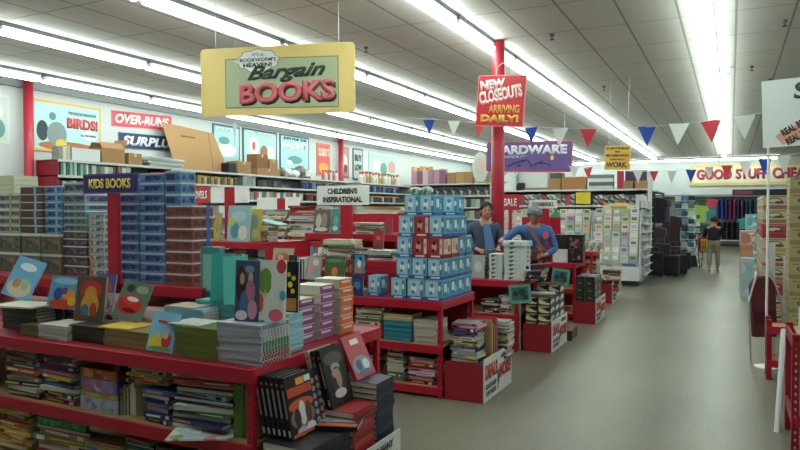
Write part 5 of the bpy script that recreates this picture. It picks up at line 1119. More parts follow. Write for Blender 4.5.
for ri, (a, b, wh) in enumerate(racks):
    xa, xb = X_(a, CY0), X_(b, CY0); card_rack(f"white greeting card rack {wh}", xa, xb, CY0, ri)
    n = max(3, int((xb-xa)/.2)); p = (xb-xa-.08)/n
    for j in range(7):
        for i in range(n):
            w = round(p*.92, 2); hh = round(R.choice((.17, .19)), 2); c = R.choice(cc); c2 = R.choice(['#8f6a72', '#6a8a9a', '#a9a04a', '#c98a8a', '#5f7a5a', '#d9d9d6', '#d9d9d6', '#b0b5b8'])
            k = ('card', w, hh, c, c2)
            if k not in _B: _B[k] = MB().box(-w/2, w/2, 0, .008, 0, hh).box(-w*.34, w*.3, -.001, 0, hh*.45, hh*.85, 1).box(-w*.4, w*.4, -.001, 0, hh*.15, hh*.24, 2).mesh('greeting_card', [M(c, .5), M(c2, .5), M('#9a9a98', .5)])
            o = link('greeting_card', _B[k]); o.location = (xa+.04+p*(i+.5), CY0+.005+.04*j, .523+.18*j); o.rotation_euler = (-.1, 0, 0)
            tag(o, f"greeting card {wh} rack, {['lowest','second','third','fourth','fifth','sixth','top'][j]} row, {nth(i)} from left".replace('at the left behind the man in blue rack', 'in the left rack').replace('in the middle rack', 'in the middle rack').replace('nearest the aisle rack', 'in the aisle rack'), 'greeting card', 'greeting cards in the racks')
xa, xb = X_(600, CY0), X_(632, CY0); w = (xb-xa)/2
t = thing('rack_topper', 'pale yellow arched topper board on the greeting card racks', 'sign', ((xa+xb)/2, CY0+.33, 1.722))
MB().plate([(-w, 0), (w, 0)]+[(w*math.cos(a), .07+.13*math.sin(a)) for a in [PI*k/12 for k in range(13)]], -.01, .02).obj('board', M('#d8cf94', .5), t)
MB().box(-.18, .18, -.012, -.01, .06, .12).obj('lettering_strip', M('#b59a4a', .5), t)
o = MB().box(-.15, .15, 0, .1, 0, .07).obj('blue_tray', M('#3f74a8', .4)); o.location = (X_(629, 15.75), 15.78, .4); o.location.z = .452; o.location.y = 15.80; tag(o, 'blue tray clipped low on the aisle greeting card rack', 'tray'); o.location = (X_(628, 15.85), 15.903, .451)
# aisle side of the racks
xs = -1.84
t = thing('card_rack', 'white wire side rack turned toward the aisle beside the greeting cards', 'rack', (xs, 17.32, 0))
MB().box(-.18, -.1, -.85, .75, .001, 2.1).obj('frame', CR, t)
for j in range(9): MB().box(-.1, .06, -.83, .73, .2+.2*j, .215+.2*j).obj('wire_shelf', M('#b5b9b5', .4), t)
for j in range(9):
    for i in range(5):
        o = MB().box(-.05, .02, -.13, .13, 0, .15).obj('packet', M(R.choice(['#a9adb0', '#c9cccb', '#8f9a9a', '#b5b9bb']), .5)); o.location = (xs-.02, 16.62+.31*i, .2165+.2*j)
        tag(o, f"grey white packet on the wire side rack, shelf {['one','two','three','four','five','six','seven','eight','nine'][j]} up, {nth(i)} from front", 'packet', 'packets on the wire side rack')
t = thing('white_post', 'white post standing at the aisle end of the crosswise shelving', 'post', (X_(649, 18.6), 18.6, 0))
MB().box(-.05, .05, -.05, .05, .001, 2.75).obj('post', M('#c6cac7'), t); MB().box(-.09, .09, -.09, .09, .001, .03).obj('foot', M('#c6cac7'), t)
# ================================================================ clothes and displays left of the far aisle
t = thing('clothes_rack', 'dark purse and clothes rack beside the aisle after the card racks', 'rack', (-2.15, 20.9, 0))
MB().tube([(-.6, -.9, .02), (-.6, -.9, 2.25), (-.6, 1.9, 2.25), (-.6, 1.9, .02)], .025).tube([(.2, -.9, .02), (.2, -.9, 2.25), (.2, 1.9, 2.25), (.2, 1.9, .02)], .025).tube([(-.6, -.9, 2.2), (.2, -.9, 2.2)], .02).tube([(-.6, 1.9, 2.2), (.2, 1.9, 2.2)], .02).obj('frame', M('#3a3a3c', .4, .4), t)
MB().box(-.6, .25, -.9, 1.9, 2.27, 2.3).obj('top_shelf', M('#8f9492'), t)
def garment(label, x, y, ztop, w, h, c, rz=0, sleeves=True, group='garments', name='hanging_garment', d=.08, cat='garment'):
    t = thing(name, label, cat, (x, y, ztop), rz, group)
    pts = [(-w*.12, 0), (-w*.45, -.06), (-w*.5, -h*.35), (-w*.38, -h*.36), (-w*.38, -h), (w*.38, -h), (w*.38, -h*.36), (w*.5, -h*.35), (w*.45, -.06), (w*.12, 0)]
    if not sleeves: pts = [(-w*.1, 0), (-w*.4, -.05), (-w*.45, -h), (w*.45, -h), (w*.4, -.05), (w*.1, 0)]
    n = len(pts); m = MB(); m.plate(pts, -d/2, d)
    o = m.obj('fabric', M(c, .85), t, bevel=.012)
    MB().tube([(0, 0, -.02), (0, 0, .06), (.02, 0, .08)], .006, 5).obj('hanger_hook', STEEL, t)
    return t
dark = ['#2c2230', '#3f2a42', '#232328', '#4a2f4c', '#1f1f26', '#5a4a52', '#2a2a30', '#38303a', '#6a5a60', '#26222a']
for i in range(9):
    garment(f"dark garment on the purse rack upper rail, {nth(i)} from the camera", -1.93, 20.2+.28*i, 2.1, .62, .72, dark[i], .75 if i else .2, group='garments on the upper rail')
for i in range(8):
    garment(f"hanging garment on the purse rack lower rail, {nth(i)} from the camera", -1.95, 20.2+.3*i, 1.25, .6, .75, ['#4a3a3c', '#7a6a72', '#232328', '#8a6a6a', '#2c2c32', '#3c2c38', '#20202a', '#4a3f44'][i], .7 if i else .2, group='garments on the lower rail')
def bag(label, x, y, z, w, d, h, c):
    t = thing('handbag', label, 'bag', (x, y, z), R.uniform(-.4, .4), 'bags under the clothes rack')
    MB().add([(-w/2, -d/2, 0), (w/2, -d/2, 0), (w/2, d/2, 0), (-w/2, d/2, 0), (-w*.38, -d*.3, h), (w*.38, -d*.3, h), (w*.38, d*.3, h), (-w*.38, d*.3, h)], [(3, 2, 1, 0), (4, 5, 6, 7), (0, 1, 5, 4), (1, 2, 6, 5), (2, 3, 7, 6), (3, 0, 4, 7)]).obj('body', M(c, .5), t, bevel=.015)
    MB().tube([(-w*.25, 0, h*.95), (-w*.15, 0, h*1.35), (w*.15, 0, h*1.35), (w*.25, 0, h*.95)], .01, 6).obj('handle', M('#1a1a1c', .5), t)
for i, (px, Y, z, c) in enumerate([(690, 22.4, .001, '#2a2626')]):
    bag(f"black bag on the floor under the clothes rack, {nth(i)} from left", X_(px, Y)+.02, Y, z, .34, .2, .34, c)
for i, (px, Y, c) in enumerate([(672, 23.4, '#3a2a2a')]):
    garment(f"dark coat hanging at the aisle side, {nth(i)} from left after the rack", X_(px, Y), Y, 1.55, .6, 1.0, c, .3, group='coats at the aisle side')
# hat and sock towers
def tower(label, px, Y, h, tiers, cols, w=.5):
    t = thing('display_tower', label, 'display', (X_(px, Y), Y, 0))
    MB().box(-w/2, w/2, .12, .5, .001, .08).box(-.03, .03, .28, .34, .08, h).obj('frame', M('#b3b8b6', .4), t)
    for j in range(tiers): MB().box(-w/2, w/2, .1, .5, .25+j*(h-.3)/tiers, .265+j*(h-.3)/tiers).obj('tier', M('#c9cdcb', .4), t)
    st = (h-.3)/tiers
    for j in range(tiers):
        for i in range(3):
            ww = w/3*.85
            o = MB().box(-ww/2, ww/2, 0, .14, 0, st*.62).obj('folded_item', M(cols[(i+j) % len(cols)], .7)); o.location = (X_(px, Y)-w/2+w/3*(i+.5), Y+.11, .2665+j*st)
            tag(o, f"small folded item on the {label.split(' beside')[0].split(' near')[0]}, tier {['one','two','three','four','five','six','seven','eight'][j]}, {['left','middle','right'][i]}", 'folded item', 'folded items on display towers')
tower('blue hat tower beside the dark clothes', 683.5, 23.8, 2.35, 8, ['#6a8aa4', '#2f4a5a', '#a9b5ba', '#3f6a86', '#1f2a33'], .62)
tower('white sock tower near the cart', 693, 25.5, 1.7, 6, ['#b5babb', '#8a8f92', '#c3c6c6', '#4a4f55'], .4)
# lime shirt and others hanging between
for i, (px, Y, z, c, w, h) in enumerate([(696, 29, 1.95, '#8fae4f', .9, .7), (699, 30.5, 2.25, '#2f4a3a', .6, .45), (708, 32, 2.25, '#b5384a', .8, .35), (707, 32, 1.75, '#3f8a8c', .7, .45), (699, 31, 1.2, '#2c5a3c', .8, 1.0), (703, 27, 1.2, '#2a4a34', .5, .9), (690, 30, 1.3, '#3a3f45', .7, .9), (686, 31, 1.9, '#5a6a70', .7, .7)]):
    garment(f"{['lime green','dark green','red','teal','deep green','forest green','dark grey','slate grey'][i]} garment hanging near the aisle end of the store", X_(px, Y), Y, z, w, h, c, 0, group='garments near the aisle end')
# ================================================================ back wall clothing
BY = 35.1
t = thing('wall_shelf', 'long narrow shelf across the back wall below the cream banner', 'shelf', (0, BY, 2.38)); MB().box(-3.2, 3.6, -.2, .28, 0, .05).obj('board', M('#7a827e'), t)
t = thing('clothes_rail', 'low white rail along the back wall under the hanging clothes', 'rail', (1, BY-.1, 0)); MB().tube([(-2.6, 0, .3), (2.2, 0, .3)], .03).box(-2.6, -2.56, -.03, .03, .001, .3).box(2.16, 2.2, -.03, .03, .001, .3).obj('rail', WHITE, t)
o = MB().box(-1.25, 1.25, 0, .25, 0, .28).obj('long_dark_crate', M('#2c2228')); o.location = (X_(761, 35), 34.95, 2.432); tag(o, 'long dark crate on the back wall shelf', 'crate')
MB().box(-1.15, -.4, -.005, 0, .05, .22).obj('red_contents', M('#8a2f44'), o)
colz = ['#2a3570', '#2c3f8a', '#35246a', '#6a2a5a', '#8a2a4a', '#1f2a5a', '#5a2a4a', '#1c3a4a', '#1f4f55', '#24585a', '#2a6a6a', '#20454f', '#2f5f66', '#24384a', '#1f4a4a', '#2a5f5a']
for i, px in enumerate([718, 722, 726, 730, 734, 738, 742, 746, 750, 756, 762, 768, 774, 780, 786, 793]):
    garment(f"hanging shirt on the back wall upper row, {nth(i)} from left", X_(px, BY), BY, 2.25, .42, .92, colz[i], R.uniform(1.15, 1.4), group='shirts on the back wall upper row')
for i, px in enumerate([718, 723, 728, 733, 738, 743, 749, 755, 761, 768, 775, 782]):
    garment(f"dark hanging garment on the back wall lower row, {nth(i)} from left", X_(px, BY), BY-.05, 1.2, .48, .85, ['#14141c', '#1c1a24', '#18181c', '#241a24'][i % 4], R.uniform(1.1, 1.35), group='garments on the back wall lower row')
garment('turquoise top hanging low on the back wall beside the boxes', X_(745, 33), 33.0, 1.4, .7, .5, '#3f9a94', .1)
# ================================================================ right side of the aisle
def rrack(label, x0, x1, y0, y1, h, zs, holes=True):
    cx, cy = (x0+x1)/2, (y0+y1)/2; t = thing('steel_rack', label, 'rack', (cx, cy, 0)); w, d = x1-x0, y1-y0; k = .05
    for x in (-w/2, w/2-k):
        for y in (-d/2, d/2-k):
            p = MB().box(x, x+k, y, y+k, .001, h).obj('post', DRED, t, bevel=.003)
            if holes and y < 0:
                hm = MB()
                for j in range(int(h/.055)): hm.box(x+k*.38, x+k*.62, y-.001, y, .04+j*.055, .06+j*.055)
                hm.obj('bolt_slots', M('#c9a9a4', .5), p)
    for z in zs:
        MB().box(-w/2+k, w/2-k, -d/2+.01, d/2-.01, z-.02, z).obj('shelf_board', BOARD, t)
        for y in (-d/2-.001, d/2-.02): MB().box(-w/2, w/2, y, y+.02, z-.07, z+.004).obj('beam', RED, t)
        for x in (-w/2+.002, w/2-.02): MB().box(x, x+.02, -d/2+k, d/2-k, z-.07, z+.004).obj('side_beam', DRED, t)
    return t
rrack('red slotted steel rack at the right edge of the photo', .40, 1.5, 5.45, 6.1, .86, (.83, .27))
for i, (x, w, h, c, nm) in enumerate([(.53, .14, .19, '#b9bdb9', 'white'), (.63, .05, .22, '#2a4aa8', 'blue capped'), (.75, .16, .17, '#c3c0b0', 'cream'), (.95, .2, .16, '#8a8f92', 'grey'), (1.2, .22, .2, '#a9a59a', 'beige')]):
    o = MB().box(-w/2, w/2, 0, .25, 0, h).obj('carton', M(c)); o.location = (x, 5.5, .832); tag(o, f"{nm} small carton on top of the right hand slotted rack", 'carton')
for i, (x, w, h, c, nm) in enumerate([(.6, .24, .38, '#b3b0a4', 'pale'), (.86, .24, .33, '#9a9284', 'tan'), (1.15, .28, .4, '#a9a59a', 'light grey')]):
    o = MB().box(-w/2, w/2, 0, .4, 0, h).obj('carton', M(c)); o.location = (x, 5.56, .272); tag(o, f"{nm} carton on the lower shelf of the right hand slotted rack", 'carton')
o = MB().tube([at(783.5, 330, Y=6.75), at(777, 434, Y=5.95)], .022, 10).obj('white_pipe', M('#b9bab8', .4)); o.data.transform(Matrix.Identity(4)); tag(o, 'white plastic pipe leaning beside the right hand slotted rack', 'pipe')
# castered display rack behind
t = rrack('small red castered rack behind the leaning white pipe', .34, .8, 7.75, 8.05, .62, (.55, .2), False)
for x in (-.2, .2):
    MB().lathe((x, -.12, .001), [(.03, 0), (.03, .02)], 8).obj('caster', BLACK, t)
# folded chairs
def folded_chair(label, x, y, rz, tilt):
    t = thing('folding_chair', label, 'chair', (x, y, .001), rz, 'folded maroon chairs')
    t.rotation_euler = (tilt, 0, rz); c = M('#5a1a26', .7)
    m = MB().plate([(-.14, .3), (.14, .3), (.15, .88), (.08, .98), (-.08, .98), (-.15, .88)], -.03, .06); m.obj('seat_fabric', c, t, bevel=.02)
    for sx in (-1, 1): MB().tube([(sx*.2, -.05, .02), (sx*.19, -.05, .7), (sx*.08, -.05, 1.04)], .012, 8).obj('leg', M('#b9babc', .3, .5), t)
    MB().box(-.12, .12, -.05, -.035, .45, .6).obj('pocket', M('#3f121c', .8), t)
    return t
folded_chair('folded maroon chair leaning frontmost at the right of the aisle', X_(773, 8.62)-.07, 8.55, .5, -.1)
folded_chair('folded maroon chair leaning directly behind the frontmost one', X_(773, 8.62)-.06, 8.7, .45, -.12)
# white leaning panel
o = MB().box(-.045, .045, 0, .03, 0, 1.34).obj('display_board', M('#c3c0c4', .5)); o.location = (X_(770.5, 9.0), 9.0, .001); tag(o, 'tall narrow white panel standing behind the folded maroon chairs', 'board')
o = MB().box(-.03, .03, 0, .03, 0, 1.2).obj('display_board', M('#c9c9c9', .5)); o.location = (X_(786, 9.1), 9.1, .001); tag(o, 'short narrow white panel by the tallest box column at right', 'board')
# decorated boxes
CB = M('#b0a68a', .5)
_fc = {}
def food_carton(label, x, y, z, w, d, h, group, main='#b8ae92', stripe='#a05a4a', mark='#4f4a3c'):
    k = (w, d, h, main, stripe)
    if k not in _fc:
        m = MB(); s = MB()
        m.box(-w/2, w/2, -d/2, d/2, 0, h)
        s.box(-w/2+.008, w/2-.008, -d/2-.001, -d/2, h*.04, h*.3).box(-w/2-.001, -w/2, -d/2+.01, d/2-.01, h*.05, h*.32)
        s.ell(-.02*w, h*.62, w*.3, h*.2, -d/2-.0015, .001, 18, 1).ell(-.02*w, h*.62, w*.24, h*.13, -d/2-.0022, .0005, 18, 2).ell(w*.16, h*.5, w*.2, h*.1, -d/2-.0026, .0004, 14, 1)
        s.box(-w*.42, w*.42, -d/2-.0015, -d/2, h*.86, h*.95, 3)
        s.box(-w/2-.0015, -w/2-.0005, -d*.3, d*.3, h*.45, h*.8, 1).box(-w/2-.0018, -w/2-.0008, -d*.2, d*.1, h*.52, h*.7, 2)
        _fc[k] = (m.mesh('carton', M(main, .5)), s.mesh('printing', [M(stripe, .5), M(mark, .5), M('#c9c0a4', .5), M('#8a7a54', .5)]))
    a, b = _fc[k]; o = link('food_carton', a); link('printing', b, o); o.location = (x, y, z); o.rotation_euler = (0, 0, R.uniform(-.015, .015))
    return tag(o, label, 'carton', group)
rows5 = ['front', 'second', 'third', 'fourth', 'rear']
for j in range(9):
    red = j in (2, 6)
    for r in range(5):
        lab = f"{'red' if red else 'cream printed'} food carton, {['lowest','second','third','fourth','fifth','sixth','seventh','eighth','topmost'][j]} in the {rows5[r]} column of the aisle side stack"
        food_carton(lab, .57, 11.15+r*.47, .102+j*.207, .32, .45, .203, 'food cartons on the aisle side stack', '#a8303a' if red else '#b8ae92', '#8a2a30' if red else ['#a05a4a', '#b08a4a', '#a05a4a', '#8a6a4a'][j % 4], '#7a2430' if red else '#4f4a3c')
for r in range(5):
    o = MB().box(-.16, .16, -.225, .225, 0, .1).obj('pallet', M('#7a5c3a', .8)); o.location = (.57, 11.15+r*.47, .001); tag(o, f"wooden pallet under the {rows5[r]} column of food cartons", 'pallet')
for j in range(11):
    food_carton(f"tan food carton, {(['lowest']+ORD[1:10]+['topmost'])[j]} level of the taller column at the right edge", .80, 8.85, .002+j*.193, .42, .45, .19, 'tan food cartons in the taller column', '#a89c74', '#8f7f4c', '#5a5238')
# teal packs and brown carton farther along
TQ = pattern(['#6fa8ac', '#b3c6c8', '#2f7a80', '#c9d3d3'], 8, .4)
for j in range(5):
    print_box(f"teal and white household pack, {['lowest','second','third','fourth','topmost'][j]} in the pile before the back wall", .5, 17.9, .002+j*.33, .36, .8, .325, M('#8fb3b5', .4), TQ, 0, 'household_pack', 'pack', 'teal household packs')
print_box('tall pale blue carton standing at the aisle edge', .30, 15.1, .002, .24, .4, .78, M('#9fb0b3', .5), pattern(['#a9bcc0', '#8fa3a8'], 3), 0, 'carton', 'carton')
print_box('orange brown carton standing behind the pale blue one', .30, 16.1, .002, .24, .8, 1.0, M('#a8795a', .6), pattern(['#b08362', '#c9b5a0', '#8a5a40'], 4), 0, 'carton', 'carton')
print_box('pink and white carton on top of the orange brown one', .32, 16.0, 1.004, .3, .6, .3, M('#b58f80', .6), pattern(['#c3a698', '#d3ccc4', '#a8705a'], 6), 0, 'carton', 'carton')

def suitcase(label, px, Y, w, h, c):
    t = thing('suitcase', label, 'suitcase', (X_(px, Y), Y, 0), R.uniform(-.2, .2), 'suitcases beside the aisle')
    MB().box(-w/2, w/2, -.13, .13, .04, h).obj('body', M(c, .5), t, bevel=.03)
    MB().tube([(-.1, .1, h), (-.1, .1, h+.12), (.1, .1, h+.12), (.1, .1, h)], .01, 6).obj('handle', M('#55585c', .4), t)
    for sx in (-1, 1): MB().tube([(sx*w*.35-.015, 0, .03), (sx*w*.35+.015, 0, .03)], .028, 8).obj('wheel', BLACK, t)
    MB().box(-w*.35, w*.35, -.16, -.13, h*.25, h*.7).obj('front_pocket', M('#26262a', .6), t)
for i, (px, Y, w, h, c) in enumerate([(655, 18.3, .40, .66, '#17171b'), (672, 18.7, .34, .56, '#1f1f24'), (679, 19.3, .38, .55, '#19191c'), (660, 18.9, .5, .85, '#2c2430'), (672, 19.6, .42, .75, '#3a2c30'), (683, 21.2, .4, .5, '#222226')]):
    suitcase(f"dark suitcase standing beside the aisle, {['frontmost left','front middle','front right','tall one behind the left','tall one behind the middle','farthest right'][i]}", px, Y, w, h, c)
# ================================================================ people
def skin(name, verts, edges, mat, parent=None, sub=1, root=0):
    """verts: list of (pos, radius)"""
    me = bpy.data.meshes.new(name); me.from_pydata([v[0] for v in verts], edges, [])
    o = bpy.data.objects.new(name, me); COL.objects.link(o)
    md = o.modifiers.new('skin', 'SKIN'); md.use_smooth_shade = True
    sv = me.skin_vertices[0].data
    for i, v in enumerate(verts):
        r = v[1]; sv[i].radius = r if isinstance(r, tuple) else (r, r)
        sv[i].use_root = (i == root)
    s2 = o.modifiers.new('sub', 'SUBSURF'); s2.levels = sub; s2.render_levels = sub
    dg = bpy.context.evaluated_depsgraph_get(); nm = bpy.data.meshes.new_from_object(o.evaluated_get(dg))
    bpy.data.objects.remove(o)
    nm.name = name; nm.materials.clear(); nm.materials.append(mat)
    o = bpy.data.objects.new(name, nm); COL.objects.link(o); o.parent = parent
    return o
SK = M('#b98068', .55); SK2 = M('#c08a70', .55)
def chain(vs, es, start, pts):
    p = start
    for q_ in pts:
        vs.append(q_); es.append((p, len(vs)-1)); p = len(vs)-1
    return p
def hand(vs, es, wrist, wp, d, side, curl=.6):
    """palm + five fingers growing from the wrist; d = pointing direction, side = thumb side"""
    d = Vector(d).normalized(); s = Vector(side).normalized(); n = d.cross(s).normalized()
    wp = Vector(wp)
    palm = chain(vs, es, wrist, [(wp+d*.04, (.032, .018)), (wp+d*.075, (.036, .016))])
    for k, L in ((-.028, .06), (-.009, .072), (.01, .078), (.029, .07)):
        a = wp+d*.09+s*k
        chain(vs, es, palm, [(a, .0095), (a+d*L*.45-n*L*.15*curl, .009), (a+d*L*.75-n*L*.6*curl, .008)])
    chain(vs, es, palm-1, [(wp+d*.05+s*.04, .011), (wp+d*.085+s*.055-n*.01, .009)])
def person(label, name, loc, rz, J, skinm, shirt, pants, hairm, hair='short', hem=.9, sleeve=True, cap=None, shirt_end=.85, face=True, shoes='#2c2c2e', hy=0):
    """J: joint dictionary in metres, person's own frame: faces -y, x to the viewer's right"""
    root = thing(name, label, 'person', loc, rz)
    V = {k: Vector(v) for k, v in J.items()}
    vs = [(V['pelvis'], (.15, .11))]; es = []
    chest = chain(vs, es, 0, [(V['waist'], (.13, .10)), (V['chest'], (.155, .11))])
    up = chain(vs, es, chest, [(V['neckbase'], (.075, .07))])
    hd = V['head']
    top = chain(vs, es, up, [((V['neckbase']+(hd-V['neckbase'])*.3), (.06, .06)), (hd+Vector((0, -.012, -.065)), (.07, .08)), (hd+Vector((0, 0, 0)), (.084, .098)), (hd+Vector((0, .005, .06)), (.08, .094)), (hd+Vector((0, .01, .1)), (.045, .055))])
    for s in ('l', 'r'):
        sh, el, wr = V['sh_'+s], V['el_'+s], V['wr_'+s]
        w = chain(vs, es, chest, [(sh, (.06, .058)), ((sh+el)/2, (.047, .047)), (el, (.04, .04)), ((el+wr)/2, (.036, .036)), (wr, (.024, .024))])
        hand(vs, es, w, wr, J['hd_'+s], J['th_'+s])
        hp, kn, an = V['hip_'+s], V['kn_'+s], V['an_'+s]
        chain(vs, es, 0, [(hp, (.095, .095)), ((hp+kn)/2, (.078, .078)), (kn, (.055, .055)), ((kn+an)/2, (.052, .052)), (an, (.035, .035)), (an+Vector((0, -.08, -.05)), (.035, .025)), (an+Vector((0, -.15, -.06)), (.03, .018))])
    skin('body', vs, es, skinm, root, 1)
    # shirt
    vs = [(V['pelvis']+Vector((0, 0, -.03)), (.19, .155)), (V['pelvis']+Vector((0, 0, .05)), (.188, .155))]; es = [(0, 1)]
    chest = chain(vs, es, 1, [(V['waist'], (.16, .14)), (V['chest'], (.17, .135))])
    chain(vs, es, chest, [(V['neckbase']+Vector((0, 0, -.0)), (.085, .08))])
    for s in ('l', 'r'):
        sh, el, wr = V['sh_'+s], V['el_'+s], V['wr_'+s]
        pts = [(sh, (.075, .07)), ((sh+el)/2, (.06, .06)), (el, (.053, .053))]
        if sleeve: pts += [((el+wr)/2, (.048, .048)), (el+(wr-el)*shirt_end, (.04, .04))]
        chain(vs, es, chest, pts)
    skin('shirt', vs, es, M(shirt, .85), root, 1)
    vs = [(V['pelvis']+Vector((0, 0, .0)), (.168, .135)), (V['pelvis']+Vector((0, 0, .1)), (.165, .135))]; es = [(0, 1)]
    for s in ('l', 'r'):
        hp, kn, an = V['hip_'+s], V['kn_'+s], V['an_'+s]
        chain(vs, es, 0, [(hp, (.108, .108)), ((hp+kn)/2, (.092, .092)), (kn, (.07, .07)), ((kn+an)/2, (.066, .066)), (an+Vector((0, 0, .05)), (.058, .058))])
    skin('trousers', vs, es, M(pants, .85), root, 1)
    for s in ('l', 'r'):
        an = V['an_'+s]; MB().sphere((an.x, an.y-.06, .048), (.045, .13, .045)).obj('shoe', M(shoes, .6), root, True)
    # hair cap around the skull
    h = MB(); n, k = 16, 10; vv = []
    for i in range(k+1):
        a = PI*.62*i/k
        for j in range(n):
            b_ = 2*PI*j/n; fr = max(0, -math.sin(b_))
            aa = a*(1-.48*fr) if hair != 'back' else a
            vv.append((hd.x+.102*math.sin(aa)*math.cos(b_), hd.y+.012+.116*math.sin(aa)*math.sin(b_), hd.z+.025+.112*math.cos(aa)))
    ff = [(i*n+j, i*n+(j+1) % n, (i+1)*n+(j+1) % n, (i+1)*n+j) for i in range(k) for j in range(n)]
    h.add(vv, ff)
    if hair == 'bob': h.sphere((hd.x, hd.y+.05, hd.z-.03), (.09, .06, .1))
    ho = h.obj('hair', hairm, root, True)
    if face:
        for sx in (-1, 1):
            MB().sphere((hd.x+sx*.03, hd.y-.096, hd.z+.008), (.013, .009, .008)).obj('eye', M('#2a1f1c', .3), root, True)
            MB().sphere((hd.x+sx*.09, hd.y+.01, hd.z-.005), (.012, .02, .03)).obj('ear', skinm, root, True)
            MB().tube([(hd.x+sx*.016, hd.y-.1, hd.z+.026), (hd.x+sx*.044, hd.y-.092, hd.z+.026)], .004, 5).obj('eyebrow', hairm, root)
        MB().add([(hd.x, hd.y-.096, hd.z+.012), (hd.x-.014, hd.y-.094, hd.z-.025), (hd.x+.014, hd.y-.094, hd.z-.025), (hd.x, hd.y-.122, hd.z-.022)], [(0, 1, 3), (0, 3, 2), (1, 2, 3)]).obj('nose', skinm, root)
        MB().tube([(hd.x-.022, hd.y-.091, hd.z-.05), (hd.x, hd.y-.096, hd.z-.053), (hd.x+.022, hd.y-.091, hd.z-.05)], .005, 6).obj('mouth', M('#8f4a44', .5), root)
    if cap:
        c = MB(); vv = []
        for i in range(7):
            a = PI*.48*i/6
            for j in range(16): b_ = 2*PI*j/16; vv.append((hd.x+.108*math.sin(a)*math.cos(b_), hd.y+.01+.122*math.sin(a)*math.sin(b_), hd.z+.03+.112*math.cos(a)))
        c.add(vv, [(i*16+j, i*16+(j+1) % 16, (i+1)*16+(j+1) % 16, (i+1)*16+j) for i in range(6) for j in range(16)])
        co = c.obj('cap', M(cap, .8), root, True)
        b = MB(); b.add([(hd.x+.088*math.cos(a), hd.y-.06-(.12*math.sin(a)), hd.z+.043-.03*math.sin(a)-dz) for dz in (0, .008) for a in [PI*k/8 for k in range(9)]], [tuple(range(9)), tuple(range(9, 18))[::-1]]+[(k, k+9, k+10, k+1) for k in range(8)])
        b.obj('brim', M('#3f4a5c', .8), co)
        MB().box(hd.x-.025, hd.x+.025, hd.y-.112, hd.y-.1, hd.z+.07, hd.z+.105).obj('emblem', M('#a9b0b5', .7), co)
    return root
std = dict(pelvis=(0, 0, .95), waist=(0, .0, 1.12), chest=(0, .01, 1.32), neckbase=(0, .0, 1.47), head=(0, -.02, 1.6),
           sh_l=(-.19, .01, 1.40), sh_r=(.19, .01, 1.40), el_l=(-.24, .02, 1.12), el_r=(.24, .02, 1.12), wr_l=(-.22, -.12, .92), wr_r=(.22, -.12, .92),
           hd_l=(0, -.3, -1), hd_r=(0, -.3, -1), th_l=(1, -.2, 0), th_r=(-1, -.2, 0),
           hip_l=(-.09, 0, .88), hip_r=(.09, 0, .88), kn_l=(-.1, -.01, .48), kn_r=(.1, -.01, .48), an_l=(-.11, .02, .09), an_r=(.11, .02, .09))
# raised floor of the cashier stand
pf = thing('cashier_platform', 'low wooden platform the two store workers stand on behind the third table', 'platform', (-2.9, 9.3, 0))
MB().box(-.7, 1.0, -.42, .02, .001, .13).obj('deck', M('#6a5238', .7), pf); MB().box(-.72, 1.02, -.44, -.42, .001, .135).obj('edge_trim', M('#3a3a3a'), pf)
PZ = .131
woman = dict(std); woman.update(head=(.02, -.05, 1.605), neckbase=(.0, -.01, 1.47), sh_l=(-.19, .01, 1.38), sh_r=(.17, -.01, 1.38), el_r=(.23, -.05, 1.12), wr_r=(.16, -.27, 1.08), hd_r=(-.1, -1, -.35), th_r=(-1, 0, .2), el_l=(-.25, .0, 1.12), wr_l=(-.12, -.24, 1.06), hd_l=(.5, -1, -.2), th_l=(1, 0, .3))
wp_ = person('woman with short dark hair and dark jacket over blue shirt, left of the red column', 'person', (X_(484.5, 9.08), 9.08, PZ), .45, woman, SK2, '#3a4a60', '#2a2a33', M('#2c1f1a', .8), 'bob')
MB().add([(-.05, -.165, 1.42), (.05, -.165, 1.42), (.13, -.155, 1.05), (-.02, -.165, 1.0)], [(0, 1, 2, 3), (3, 2, 1, 0)]).v
V_ = MB(); V_.plate([(-.045, 1.42), (.05, 1.42), (.14, 1.02), (.0, .98)], -.158, .01).obj('blue_blouse', M('#5f86b4', .8), wp_)
man = dict(std); man.update(pelvis=(.05, .08, .93), waist=(.03, .04, 1.1), chest=(0, -.0, 1.29), neckbase=(0, -.05, 1.43), head=(-.0, -.09, 1.535), sh_l=(-.22, -.02, 1.35), sh_r=(.21, -.02, 1.34), el_l=(-.44, -.1, 1.2), wr_l=(-.5, -.3, 1.22), hd_l=(-.3, -1, -.1), th_l=(1, -.1, 0), el_r=(.30, -.06, 1.08), wr_r=(.1, -.26, 1.0), hd_r=(-1, -.4, -.1), th_r=(0, -.2, 1))
mp_ = person('man in grey cap and blue long sleeved sweatshirt, right of the red column', 'person', (X_(533, 9.1), 9.1, PZ), .5, man, SK, '#41689e', '#2c3038', M('#3a2a20', .8), 'short', cap='#6a7680')
MB().plate([(-.13, 1.38), (-.09, 1.4), (.16, 1.02), (.12, 1.0)], -.175, .012).obj('shoulder_strap', M('#8a5a4c', .7), mp_)
MB().ell(.13, 1.27, .045, .055, -.17, .008).obj('shirt_emblem', M('#c9607a', .7), mp_)
MB().box(-.06, .18, -.2, -.15, .93, 1.06).obj('dark_pouch', M('#5a2a30', .7), mp_)
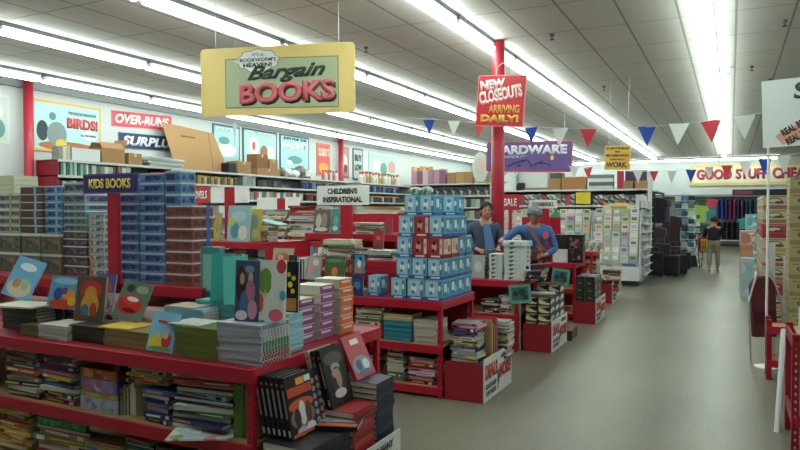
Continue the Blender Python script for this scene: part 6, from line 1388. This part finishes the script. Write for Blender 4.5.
# shopper seen from behind
sh = dict(std); sh.update(head=(0, -.1, 1.42+.02), neckbase=(0, -.05, 1.3), chest=(0, -.02, 1.18), waist=(0, 0, 1.02), pelvis=(0, .04, .87), sh_l=(-.19, -.03, 1.23), sh_r=(.19, -.03, 1.23), el_l=(-.25, -.1, 1.0), el_r=(.25, -.1, 1.0), wr_l=(-.22, -.34, .98), wr_r=(.22, -.34, .98), hd_l=(0, -1, -.1), hd_r=(0, -1, -.1), hip_l=(-.09, .04, .8), hip_r=(.09, .04, .8), kn_l=(-.11, .0, .44), kn_r=(.1, .06, .44), an_l=(-.12, -.04, .09), an_r=(.1, .12, .09))
person('shopper from behind in black jacket and khaki trousers pushing a cart', 'person', (X_(713, 20.9), 20.9, .001), PI-.05, sh, SK, '#15151a', '#8f8468', M('#2f221c', .8), 'back', face=False, shoes='#b5b0a6')
# shopping cart
px_, Yc = X_(708, 21.3), 21.9
ct = thing('shopping_cart', 'red shopping cart pushed by the shopper in the black jacket', 'cart', (px_, Yc, 0), -.05)
b = MB()
for z in (.5, .65, .8, .92): b.tube([(-.27, -.38, z), (.27, -.38, z), (.24, .42, z+.02), (-.24, .42, z+.02), (-.27, -.38, z)], .012, 6)
for k in range(9):
    x = -.27+.54*k/8; b.tube([(x, -.38, .5), (x, -.38, .92)], .008, 5); b.tube([(x*.88, .42, .52), (x*.88, .42, .94)], .008, 5); b.tube([(x, -.38, .5), (x*.88, .42, .52)], .008, 5)
for sx in (-1, 1):
    for k in range(8): y = -.38+.8*k/7; b.tube([(sx*.26, y, .5), (sx*.26, y, .92)], .008, 5)
b.obj('basket', M('#a82a34', .4), ct)
f = MB()
for sx in (-1, 1): f.tube([(sx*.27, -.42, 1.0), (sx*.27, -.4, .5), (sx*.24, -.3, .16), (sx*.22, .42, .16), (sx*.22, .42, .5)], .015, 6)
f.obj('frame', M('#7a7d80', .35, .6), ct); MB().tube([(-.28, -.44, 1.0), (.28, -.44, 1.0)], .018, 8).obj('handle', M('#a82a34', .4), ct)
for sx in (-1, 1):
    for y in (-.3, .4): MB().tube([(sx*.23-.012, y, .062), (sx*.23+.012, y, .062)], .06, 12).obj('wheel', M('#26262a', .5), ct)
o = MB().box(-.14, .14, -.14, .14, 0, .34).obj('yellow_package', M('#c9b02c', .5)); o.location = (px_-.1, Yc-.1, .535); tag(o, 'yellow package standing in the shopping cart', 'package')
# ================================================================ exposure, ambient
w = bpy.data.worlds.new('world'); SC.world = w; w.use_nodes = True
w.node_tree.nodes['Background'].inputs[0].default_value = (.5, .55, .6, 1); w.node_tree.nodes['Background'].inputs[1].default_value = .15
SC.view_settings.view_transform = 'Standard'; SC.view_settings.look = 'None'; SC.view_settings.exposure = -0.05; SC.view_settings.gamma = 1; SC.view_settings.use_curve_mapping = False
bpy.context.view_layer.update()
for l, n in SEEN.items():
    k = len(l.split())
    if len(n) > 1 and not l.startswith('*'): print('DUPLABEL', len(n), l)
    if k < 4 or k > 16: print('WORDS', k, l)
print('objects', len(bpy.data.objects))
